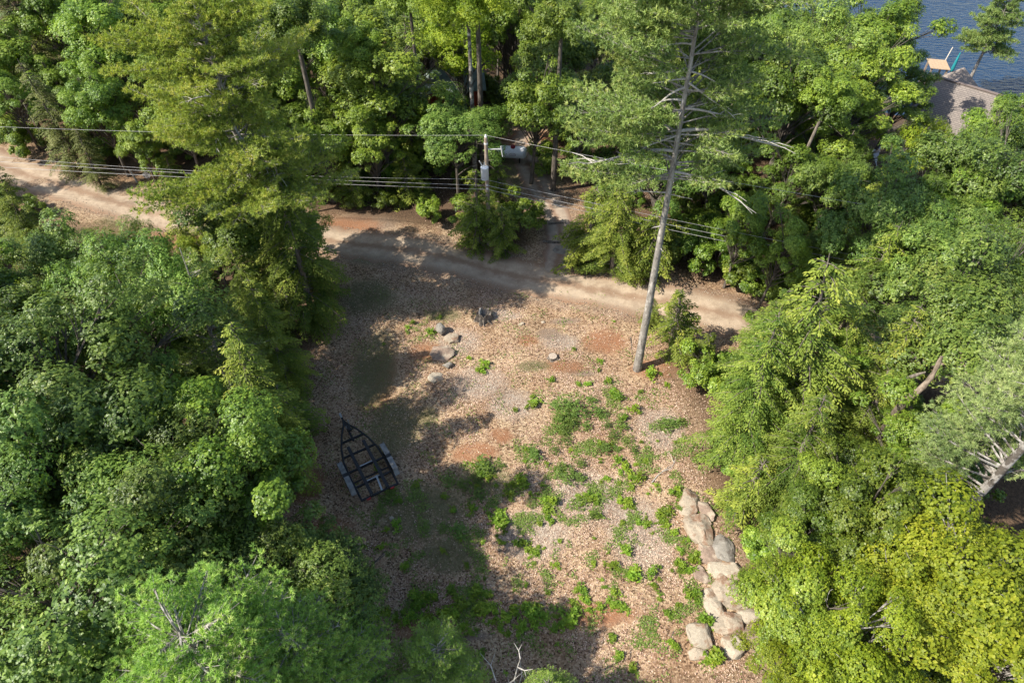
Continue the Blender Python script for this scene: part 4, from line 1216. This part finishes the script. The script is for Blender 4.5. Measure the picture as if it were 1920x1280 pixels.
wire("power_line", wire_pts((ux - .2, uy - .5, zu + 5.72), 281, (40, 22.6, 6.4)), .008, "wire leaving the bottom of the transformer can", (.75, .5))
wire("power_line", wire_pts((ux, uy - .2, zu + 5.05), 297, (40, 22.8, 5.6)), .011, "thicker middle cable below the transformer can", (.35, .4))
wire("power_line", wire_pts((ux, uy - .2, zu + 4.75), 309, (40, 22.8, 5.1)), .011, "lowest cable on the utility pole", (.25, .4))

# ------------------------------------------------------------------ propane tank
gx0, gy0 = at(960, 306)
pt = empty("propane_tank", (gx0, gy0, gz(gx0, gy0)), -.08, "white propane tank with a dark red dome beside the dirt drive", "gas tank")
pt.scale = (.78, .85, .85)
WHT = plain("white_enamel", (.76, .77, .78), .35, 0, .05)
a = MB(); R = .56; L = 1.15
prof = [(.001, -L - R * .75)] + [(R * math.sin(t), -L - R * .75 * math.cos(t)) for t in np.linspace(.25, math.pi / 2, 6)] + [(R * math.sin(t), L + R * .75 * math.cos(t)) for t in np.linspace(math.pi / 2, .25, 6)] + [(.001, L + R * .75)]
a.lathe(prof, 28, (0, 0, .95), 'x'); a.build("tank_body", WHT, pt, True)
a = MB(); a.lathe([(.24, 1.45), (.24, 1.56), (.2, 1.66), (.1, 1.72), (.01, 1.73)], 18, (.1, -.05, 0)); a.build("dome_cover", plain("dark_red_paint", (.22, .01, .02), .4), pt, True)
for sx in (-.8, .8):
    a = MB(); a.box((sx, 0, .25), (.12, .7, .5)); a.build("leg", BLK, pt)
a = MB(); n = 28; el = []
for k in range(n + 1):
    t = 2 * math.pi * k / n; lx, lz = .1 + .34 * math.cos(t), .99 + .13 * math.sin(t)
    el.append((lx, -math.sqrt(max(R * R - (lz - .95) ** 2, 0)) - .002, lz))
a.tube(el, .016, 5, False)
a.tube([(-.12, -R - .004, .99), (.02, -R - .004, 1.02), (.12, -R - .004, .96), (.32, -R - .004, 1.0)], .014, 5)
a.build("oval_emblem", plain("dark_red_mark", (.20, .05, .06), .5), pt)

# red cabin glimpsed through the trees
cx0, cy0 = at(846, 225)
cb = empty("red_cabin", (cx0, cy0 + 2.2, gz(cx0, cy0)), .12, "low red slatted cabin glimpsed behind the birch pair", "cabin")
RED = plain("red_siding", (.38, .045, .035), .6, 0, .2, 5)
a = MB(); a.box((0, 0, 1.2), (5.2, 3.2, 2.4)); a.build("wall", RED, cb)
a = MB()
for k in range(12): a.box((-2.5 + k * .455, -1.63, 1.2), (.07, .05, 2.36))
a.build("slats", plain("dark_red_slat", (.22, .025, .02), .6), cb)
rf = MB(); GRN = plain("grey_green_roof", (.20, .25, .22), .7, 0, .2, 3)
for sg in (-1, 1):
    rf.add([(-2.9, sg * 2.0, 2.28), (2.9, sg * 2.0, 2.28), (2.9, 0, 3.35), (-2.9, 0, 3.35), (-2.9, sg * 2.0, 2.36), (2.9, sg * 2.0, 2.36), (2.9, 0, 3.43), (-2.9, 0, 3.43)],
           [(0, 1, 2, 3), (7, 6, 5, 4), (0, 4, 5, 1), (1, 5, 6, 2), (2, 6, 7, 3), (3, 7, 4, 0)])
rf.build("roof", GRN, cb)
a = MB(); a.box((1.2, -1.64, 1.3), (.9, .06, 1.9)); dr = a.build("door", plain("dark_door", (.05, .045, .04), .5), cb)
PLACED.append((cx0, cy0 + 2, 3))

# round marker and post at the left road edge
mx_, my_ = at(279, 338)
rd = empty("round_marker", (mx_, my_, gz(mx_, my_)), .2, "round grey patterned disc on a short post at the left road edge", "sign")
a = MB(); a.tube([(0, .04, -.1), (0, .04, .62)], .035, 8); a.build("post", WOOD, rd, True)
a = MB(); n = 22
V = [(.28 * math.cos(2 * math.pi * k / n), yy, .62 + .28 * math.sin(2 * math.pi * k / n)) for yy in (-.02, .02) for k in range(n)]
a.add(V, [tuple(range(n)), tuple(range(2 * n - 1, n - 1, -1))] + [(k, (k + 1) % n, n + (k + 1) % n, n + k) for k in range(n)])
dsc = a.build("disc", plain("grey_disc", (.58, .58, .56), .5), rd); 
a = MB(); rr = random.Random(4)
for k in range(9):
    t = k * .7; q = .07 + .15 * (k % 2); a.box((q * math.cos(t), -.024, .62 + q * math.sin(t)), (.085, .006, .05 + .02 * (k % 3)))
a.build("pattern", BLK, dsc)
sx, sy = at(256, 338)
a = MB(); a.beam((0, 0, -.05), (-.22, .1, 1.0), .10, .10)
tag(a.build("marker_post", plain("weathered_post", (.42, .40, .36), .9), None, False, (sx, sy, gz(sx, sy))), "leaning grey wooden post just left of the round disc", "post")

# ------------------------------------------------------------------ house by the lake
hx0, hy0 = 35.0, 55.3; hx1, hy1 = 45.5, 45.9
hl = math.hypot(hx1 - hx0, hy1 - hy0); ha = math.atan2(hy1 - hy0, hx1 - hx0)
hb = gz((hx0 + hx1) / 2, (hy0 + hy1) / 2) - .3
hs = empty("lake_house", ((hx0 + hx1) / 2, (hy0 + hy1) / 2, hb), ha, "house with a brown shingled gable roof standing by the lake", "house")
ridge = 4.0 - hb; eav = ridge - 2.3; hw = 3.6
def shingle_mat(name, c0, c1):
    m, nt, N, L, P = new_mat(name)
    tc = N.new("ShaderNodeTexCoord"); br = N.new("ShaderNodeTexBrick"); br.inputs["Scale"].default_value = 1.0
    br.inputs["Color1"].default_value = (*c0, 1); br.inputs["Color2"].default_value = (*c1, 1); br.inputs["Mortar"].default_value = (*[c * .68 for c in c0], 1)
    br.inputs["Mortar Size"].default_value = .022; br.inputs["Brick Width"].default_value = .34; br.inputs["Row Height"].default_value = .14
    mp = N.new("ShaderNodeMapping"); L.new(tc.outputs["Object"], mp.inputs[0]); L.new(mp.outputs[0], br.inputs["Vector"])
    L.new(br.outputs["Color"], P.inputs["Base Color"]); P.inputs["Roughness"].default_value = .9
    return m
SH = shingle_mat("brown_shingles", (.19, .16, .138), (.24, .20, .17))
WL = plain("tan_clapboard", (.42, .36, .29), .8, 0, .08)
a = MB(); a.box((0, 0, eav / 2), (hl - .6, hw * 2 - .6, eav)); a.build("wall", WL, hs)
def slab(mb, quad, th):
    q = [Vector(p) for p in quad]; nn = (q[1] - q[0]).cross(q[2] - q[0]).normalized()
    if nn.z < 0: nn = -nn
    mb.add([p - nn * th for p in q] + q, [(0, 1, 2, 3)[:len(q)], tuple(range(2 * len(q) - 1, len(q) - 1, -1))] + [(k, (k + 1) % len(q), len(q) + (k + 1) % len(q), len(q) + k) for k in range(len(q))])
a = MB()
for sg in (-1, 1): slab(a, [(-hl / 2, sg * hw, eav - .15), (hl / 2, sg * hw, eav - .15), (hl / 2, 0, ridge), (-hl / 2, 0, ridge)], .12)
rfo = a.build("roof", SH, hs)
a = MB(); a.beam((-hl / 2, 0, ridge + .02), (hl / 2, 0, ridge + .02), .3, .06); a.build("ridge_cap", plain("dark_ridge", (.17, .13, .11), .9), rfo)
# hipped lookout roof rising behind the ridge
def hloc(lx, ly): return hs.location.x + lx * math.cos(ha) - ly * math.sin(ha), hs.location.y + lx * math.sin(ha) + ly * math.cos(ha)
best = min(((px_of(*hloc(lx, 2.0), z + hb), lx, z) for lx in np.arange(-7, 2, .1) for z in np.arange(2, 12, .1)), key=lambda q: math.hypot(q[0][0] - 1808, q[0][1] - 126))
gxx, gpz = best[1], best[2]
a = MB(); ca = math.radians(-118) - ha
cor = [(gxx + 2.9 * math.cos(ca + k * math.pi / 2), 2.0 + 2.9 * math.sin(ca + k * math.pi / 2), gpz - 2.3) for k in range(4)]
a.add(cor + [(gxx, 2.0, gpz)], [(0, 1, 4), (1, 2, 4), (2, 3, 4), (3, 0, 4), (3, 2, 1, 0)])
a.build("hipped_roof", shingle_mat("tan_shingles", (.24, .20, .17), (.27, .225, .19)), rfo)
a = MB(); a.box((gxx, hw + .4, (eav - .4) / 2), (3.4, 1.8, eav - .4)); a.build("bay_wall", WL, hs)
a = MB(); slab(a, [(hl / 2 - 5.6, 1.2, ridge - .35), (hl / 2 - 2.6, 1.2, ridge - .35), (hl / 2 - 2.6, 4.6, ridge - 1.1), (hl / 2 - 5.6, 4.6, ridge - 1.1)], .1); a.build("shed_dormer", plain("pale_grey_roof", (.42, .40, .38), .8), rfo)
for xx in (-3.2, -.8, 2.0):
    w_ = MB(); w_.box((xx, -hw + .3 - .02, eav * .55), (1.0, .06, 1.2)); wi = w_.build("window", plain("white_trim", (.75, .75, .73), .5), hs)
    p_ = MB(); p_.box((xx, -hw + .3 - .056, eav * .55), (.84, .012, 1.04)); p_.build("pane", plain("dark_glass", (.02, .03, .035), .08), wi)
# deck, its rail post, parasol
dxp, dyp = at(1754, 122, -.2)
dk = empty("wooden_deck", (dxp - .4, dyp, -4.2), ha + .5, "tan wooden deck at the lake edge left of the brown roof's gable", "deck")
DKM = plain("tan_boards", (.44, .31, .19), .7, 0, .12, 4)
a = MB()
for k in range(6): a.box((-.05 + k * .3, .3, 4.0), (.285, 2.2, .06))
a.build("boards", DKM, dk)
for qx in (.0, 1.4):
    for qy in (-.6, 1.2):
        a = MB(); a.box((qx, qy, 1.9), (.15, .15, 4.1)); a.build("post", WOOD, dk)
a = MB(); a.tube([(1.55, 1.4, 4.05), (1.7, 1.5, 5.3)], .05, 8); a.build("rail_post", plain("pale_post", (.55, .5, .42), .7), dk)
zx, zy = at(1783, 134, -1.0)
ps = empty("parasol", (zx, zy, -2.2), 0, "closed teal parasol standing in front of the lake beside the brown gable", "parasol")
a = MB(); a.tube([(0, 0, 0), (.1, 0, 3.2)], .03, 8); a.build("pole", GAL, ps)
a = MB(); a.lathe([(.02, 1.1), (.13, 1.2), (.17, 1.5), (.12, 2.3), (.06, 3.0), (.01, 3.15)], 12, (.06, 0, 0)); a.build("canopy", plain("teal_cloth", (.01, .22, .24), .8), ps, True)
zz, zy2 = zx, zy
a = MB(); a.box((0, 0, 1.05), (2.2, 2.2, .1)); 
for qx in (-1, 1):
    for qy in (-1, 1): a.box((qx, qy, 0), (.14, .14, 2.0))
tag(a.build("dock", DKM, None, False, (zx, zy, -3.35)), "small wooden dock under the closed teal parasol", "dock")

# ------------------------------------------------------------------ low plants in the clearing
def low_plant(seed, R, h, tips, k, Ln, W, mat, shape='kite'):
    r = np.random.default_rng(seed)
    n0 = 9; c = np.stack([r.normal(0, R * .3, n0), r.normal(0, R * .3, n0), r.uniform(.3, 1, n0) * h], -1)
    ci = r.integers(0, n0, tips)
    T_ = c[ci] + r.normal(0, R * .26, (tips, 3)) * np.array([1, 1, .6]); T_[:, 2] = np.maximum(T_[:, 2], .03)
    n = tips * k
    P = np.repeat(T_, k, 0); a_ = r.uniform(0, 6.283, n)
    D = np.stack([np.cos(a_), np.sin(a_), r.uniform(-.1, .7, n)], -1)
    Nn = unit(np.array([0, 0, 1.0]) + r.normal(0, .35, (n, 3)))
    L_ = Ln * r.uniform(.6, 1.2, n)
    V, Fc = leaves_geo(P, D, Nn, L_, L_ * W, shape)
    return np_mesh("low_plant", V, [Fc], mat, np.clip(.45 + np.repeat(r.normal(0, .18, tips), k) + r.normal(0, .12, n), 0, 1))
LPM = [low_plant(300 + i, .44, .36, 40, 6, .15, .55, M['plant']) for i in range(4)]
JUN = [low_plant(320 + i, .62, .36, 110, 8, .085, .38, M['juniper']) for i in range(3)]
PR = np.random.default_rng(17)
def low_label(px, py):
    w = "beside the row of boulders" if px > 1235 and py > 850 else "in the leafy band at the near end of the clearing" if py > 1085 and px < 1045 else "in the shaded strip near the trailer" if px < 900 and py > 860 else \
        "near the clearing's rock group and stump" if px < 950 and py < 760 else "on the open litter in front of the tall pine" if py < 860 else "dotted over the open litter in the middle of the clearing"
    return "bright green leafy low plant " + w, "plant", "low plants " + w
PL = [  # row px, py, size
 (1160, 745, 1.1), (1150, 738, .8), (1190, 770, .8), (995, 764, .8), (1003, 758, .7), (965, 773, .45), (910, 685, .8), (905, 693, .7), (880, 672, .4), (1075, 655, .35), (1126, 677, .45), (1122, 695, .45), (1032, 720, .6), (1140, 716, .5), (1085, 725, .5), (1103, 723, .5), (1200, 735, .5),
 (808, 626, .6), (775, 608, .6), (765, 625, .4), (825, 595, .4), (1220, 705, .9), (1250, 720, .6), (1150, 606, .35),
 (975, 905, 1.1), (985, 915, .8), (955, 930, .8), (940, 960, .9), (925, 975, .8), (945, 985, .9), (900, 880, 1.0), (905, 890, .8), (1035, 947, .9), (1030, 955, .7), (980, 1015, .8), (988, 1025, .7), (1005, 1033, .5), (1100, 940, .8), (1115, 935, .6), (1160, 868, .8), (1175, 880, .8), (1200, 900, .9), (1180, 940, .8), (1165, 938, .6), (1185, 915, .5), (1270, 920, .8), (1275, 933, .7), (1250, 965, .8), (1240, 980, .6), (1170, 1035, .7), (1150, 1063, .6), (1185, 1085, 1.0), (1190, 1075, .8), (1220, 1080, .7), (1155, 1110, .8), (1160, 1135, .7), (1125, 1140, .8), (1170, 1030, .5), (1090, 1105, .7), (1095, 1120, .6), (1065, 1160, .9), (1060, 1170, .7), (1085, 1140, .6), (1270, 1055, .8), (1280, 1065, .5), (1300, 1050, .9), (1305, 1040, .7), (1295, 1070, .6), (1300, 1120, .8), (1318, 1165, .9), (1330, 1170, .6), (1340, 1240, 1.2), (1325, 1245, .8), (1150, 1195, .6), (1185, 1250, .7), (1160, 1225, .6), (1255, 1150, .6), (1265, 1215, .6), (1235, 1065, .5), (1210, 980, .6),
 (780, 1115, .8), (790, 1130, .9), (815, 1120, .7), (850, 1110, .8), (860, 1140, 1.0), (850, 1150, .9), (835, 1150, .7), (800, 1155, .8), (905, 1150, .9), (900, 1140, .7), (920, 1135, .7), (950, 1160, .9), (965, 1150, .8), (1000, 1150, 1.0), (1005, 1165, .8), (975, 1170, .7), (985, 1135, .6), (895, 1110, .7), (910, 1115, .6), (815, 1170, .7), (940, 1180, .6), (1035, 1180, .7), (770, 1150, .7), (745, 1160, .7), (725, 1150, .6), (710, 1160, .6), (695, 1145, .5), (780, 910, .6), (760, 1060, .6), (745, 985, .6), (715, 1025, .5), (750, 940, .6), (680, 1025, .4), (830, 930, .6), (850, 960, .6), (880, 950, .7), (705, 880, .4), (720, 645, .35)]
JL = [(1045, 770, 1.1), (1065, 765, 1.1), (1085, 785, 1.1), (1060, 795, 1.2), (1040, 785, .9), (1075, 805, 1.0), (1100, 800, .9), (1120, 775, .9), (1135, 785, .7), (1110, 760, .7), (1130, 800, .8), (1050, 815, .8), (1165, 805, .8), (1150, 815, .7), (1060, 830, .8), (1000, 860, .9), (1045, 880, .9), (1070, 890, 1.0), (1085, 905, .9), (1055, 905, .9), (1090, 950, .9), (1110, 970, .8), (910, 880, 1.1), (895, 895, .9), (870, 915, .9), (1260, 790, 1.1), (1245, 800, 1.0), (1280, 790, .9), (1090, 870, .6), (1035, 845, .7), (1130, 840, .8), (1155, 845, .7), (1180, 830, .7), (1195, 850, .7), (860, 1000, .9), (830, 990, .8), (890, 930, .9), (740, 930, .8), (720, 945, .8), (940, 880, .7), (1020, 925, .7), (1000, 940, .6)]
for i, (px, py, s) in enumerate(PL):
    for j in range(2 if s > .45 else 1):
        if j and PR.random() < .35: continue
        x, y = at(px + (PR.normal(0, 9) if j else 0), py + (PR.normal(0, 7) if j else 0))
        o = link("low_plant", LPM[int(PR.integers(4))], None, (x, y, gz(x, y)))
        s2 = s * 1.05 * PR.uniform(.75, 1.05) * (.75 if j else 1); o.scale = (s2 * PR.uniform(.7, 1.3), s2 * PR.uniform(.7, 1.3), s2 * PR.uniform(.8, 1.3)); o.rotation_euler[2] = PR.uniform(0, 6)
        tag(o, *low_label(px, py))
for _ in range(135):
    cx_, cy_ = [(1180, 1000), (1120, 900), (1220, 850), (1050, 1050), (1240, 1100), (1000, 900), (900, 1140)][int(PR.integers(7))]
    px, py = cx_ + PR.normal(0, 75), cy_ + PR.normal(0, 65)
    x, y = at(px, py)
    if not in_poly(x, y, CLEAR) or px > 1290: continue
    o = link("low_plant", LPM[int(PR.integers(4))], None, (x, y, gz(x, y))); s2 = PR.uniform(.22, .5)
    o.scale = (s2 * PR.uniform(.7, 1.3), s2 * PR.uniform(.7, 1.3), s2 * PR.uniform(.8, 1.3)); o.rotation_euler[2] = PR.uniform(0, 6)
    tag(o, *low_label(px, py))
for i, (px, py, s) in enumerate(JL):
    x, y = at(px + PR.normal(0, 3), py + PR.normal(0, 3))
    o = link("low_shrub", JUN[i % 3], None, (x, y, gz(x, y))); s2 = s * PR.uniform(.8, 1.1)
    o.scale = (s2 * PR.uniform(.7, 1.3), s2 * PR.uniform(.7, 1.3), s2 * PR.uniform(.8, 1.3)); o.rotation_euler[2] = PR.uniform(0, 6)
    tag(o, "dull dark green spreading shrub low on the clearing floor", "shrub", "dark low shrubs in the clearing")

# fallen leaves (nobody could count them) and thin grass
GR = np.random.default_rng(23)
n = 310000
lx = GR.uniform(CLEAR[:, 0].min() - 1, CLEAR[:, 0].max() + 3, n); ly = GR.uniform(8, 47, n)
keep = in_poly(lx, ly, CLEAR) | (GR.random(n) < .25)
dr_ = np.minimum(poly_dist(lx, ly, ROAD), poly_dist(lx, ly, DRIVE) + .5)
keep &= (GR.random(n) < ss(1.2, 2.6, dr_) + .015)
keep &= GR.random(n) > .75 * blobs(lx, ly, MOSS)
keep &= GR.random(n) > .72 * blobs(lx, ly, NEEDLE)
keep &= GR.random(n) > .8 * blobs(lx, ly, DIRT)
pn = np.array([mnoise.noise(Vector((a * .55, b * .55, 3.3))) for a, b in zip(lx, ly)])
keep &= GR.random(n) < .58 + 1.1 * pn
lx, ly = lx[keep], ly[keep]; pn = pn[keep]; n = len(lx)
P = np.stack([lx, ly, terr(lx, ly) + .025], -1); a_ = GR.uniform(0, 6.283, n)
D = np.stack([np.cos(a_), np.sin(a_), GR.normal(0, .28, n)], -1); Nn = unit(np.array([0, 0, 1.0]) + GR.normal(0, .38, (n, 3)))
Ls = GR.uniform(.042, .092, n)
V, Fc = leaves_geo(P, D, Nn, Ls, Ls * .62, 'kite')
pal = blobs(lx, ly, PALE)
tag(link("fallen_leaves", np_mesh("fallen_leaves", V, [Fc], M['litter'], np.clip(GR.normal(.48, .26, n) + .2 * pal + .25 * pn, 0, 1))), "dry tan and pinkish fallen leaves strewn over the clearing", "leaf litter", kind="stuff")
n = 34000
bx, by = [], []
for px, py, rx, ry in MOSS[:9] + MOSS[10:]:
    cx_, cy_ = at(px, py); q = int(n * rx * ry / 45); bx.append(cx_ + GR.normal(0, rx * .5, q)); by.append(cy_ + GR.normal(0, ry * .5, q))
bx, by = np.concatenate(bx), np.concatenate(by)
kp = (poly_dist(bx, by, ROAD) > 2.1) & (poly_dist(bx, by, DRIVE) > 1.3); bx, by = bx[kp], by[kp]; n = len(bx)
P = np.stack([bx, by, terr(bx, by)], -1)
D = unit(np.stack([GR.normal(0, .5, n), GR.normal(0, .5, n), np.ones(n)], -1))
V, Fc = leaves_geo(P, D, rand_unit(GR, n), GR.uniform(.06, .17, n), np.full(n, .016), 'needle')
tag(link("thin_grass", np_mesh("thin_grass", V, [Fc], M['grass'], np.clip(GR.normal(.4, .2, n), 0, 1))), "thin dull grass in the shaded strip beside the trailer", "grass", kind="stuff")

# tiny weeds sprinkled through the litter
n = 150000
wx, wy = GR.uniform(CLEAR[:, 0].min(), CLEAR[:, 0].max(), n * 4), GR.uniform(9, 33, n * 4)
wn_ = np.array([mnoise.fractal(Vector((a * .8, b * .8, 9.1)), 1, 2, 4) for a, b in zip(wx, wy)])
fav = blobs(wx, wy, [(1150, 900, 5, 6), (980, 1000, 4, 5), (900, 1140, 4, 1.6), (1200, 1080, 3.5, 4), (880, 930, 3, 2), (800, 620, 1.5, 1), (780, 1000, 3, 4)])
kp = in_poly(wx, wy, CLEAR) & (GR.random(n * 4) < np.clip(wn_ * 1.7 - .14, 0, 1) * (.08 + .85 * fav))
wx, wy = wx[kp], wy[kp]; n = len(wx)
P = np.stack([wx, wy, terr(wx, wy) + GR.uniform(.03, .09, n)], -1); a_ = GR.uniform(0, 6.283, n)
D = np.stack([np.cos(a_), np.sin(a_), GR.uniform(-.1, .6, n)], -1); Ls = GR.uniform(.055, .12, n)
V, Fc = leaves_geo(P, D, unit(np.array([0, 0, 1.0]) + GR.normal(0, .4, (n, 3))), Ls, Ls * .5, 'kite')
tag(link("small_weeds", np_mesh("small_weeds", V, [Fc], M['juniper'], np.clip(GR.normal(.6, .22, n), 0, 1))), "tiny green weeds sprinkled through the fallen leaves", "weeds", kind="stuff")

# loose stones on the road
n = 5200
rx_, ry_ = GR.uniform(-34, 16, n * 6), GR.uniform(27, 48, n * 6); kd = poly_dist(rx_, ry_, ROAD)
kp = (kd < 1.9) & (GR.random(n * 6) < ss(.2, 1.8, kd) * .8 + .12); rx_, ry_ = rx_[kp], ry_[kp]; n = len(rx_)
O = np.array([(1, 0, 0), (-1, 0, 0), (0, 1, 0), (0, -1, 0), (0, 0, 1), (0, 0, -1)], float)
sz_ = GR.uniform(.012, .045, n)[:, None, None] * GR.uniform(.6, 1.3, (n, 6, 1))
C_ = np.stack([rx_, ry_, terr(rx_, ry_) + .05], -1)
V = C_[:, None, :] + O[None] * sz_
f8 = np.array([(0, 2, 4), (2, 1, 4), (1, 3, 4), (3, 0, 4), (2, 0, 5), (1, 2, 5), (3, 1, 5), (0, 3, 5)])
Fc = (np.arange(n)[:, None, None] * 6 + f8[None]).reshape(-1, 3)
tag(link("road_gravel", np_mesh("road_gravel", V.reshape(-1, 3), [Fc], plain("road_stone", (.33, .28, .22), .9, 0, .45, 3))), "loose stones scattered on the dirt road", "gravel", kind="stuff")
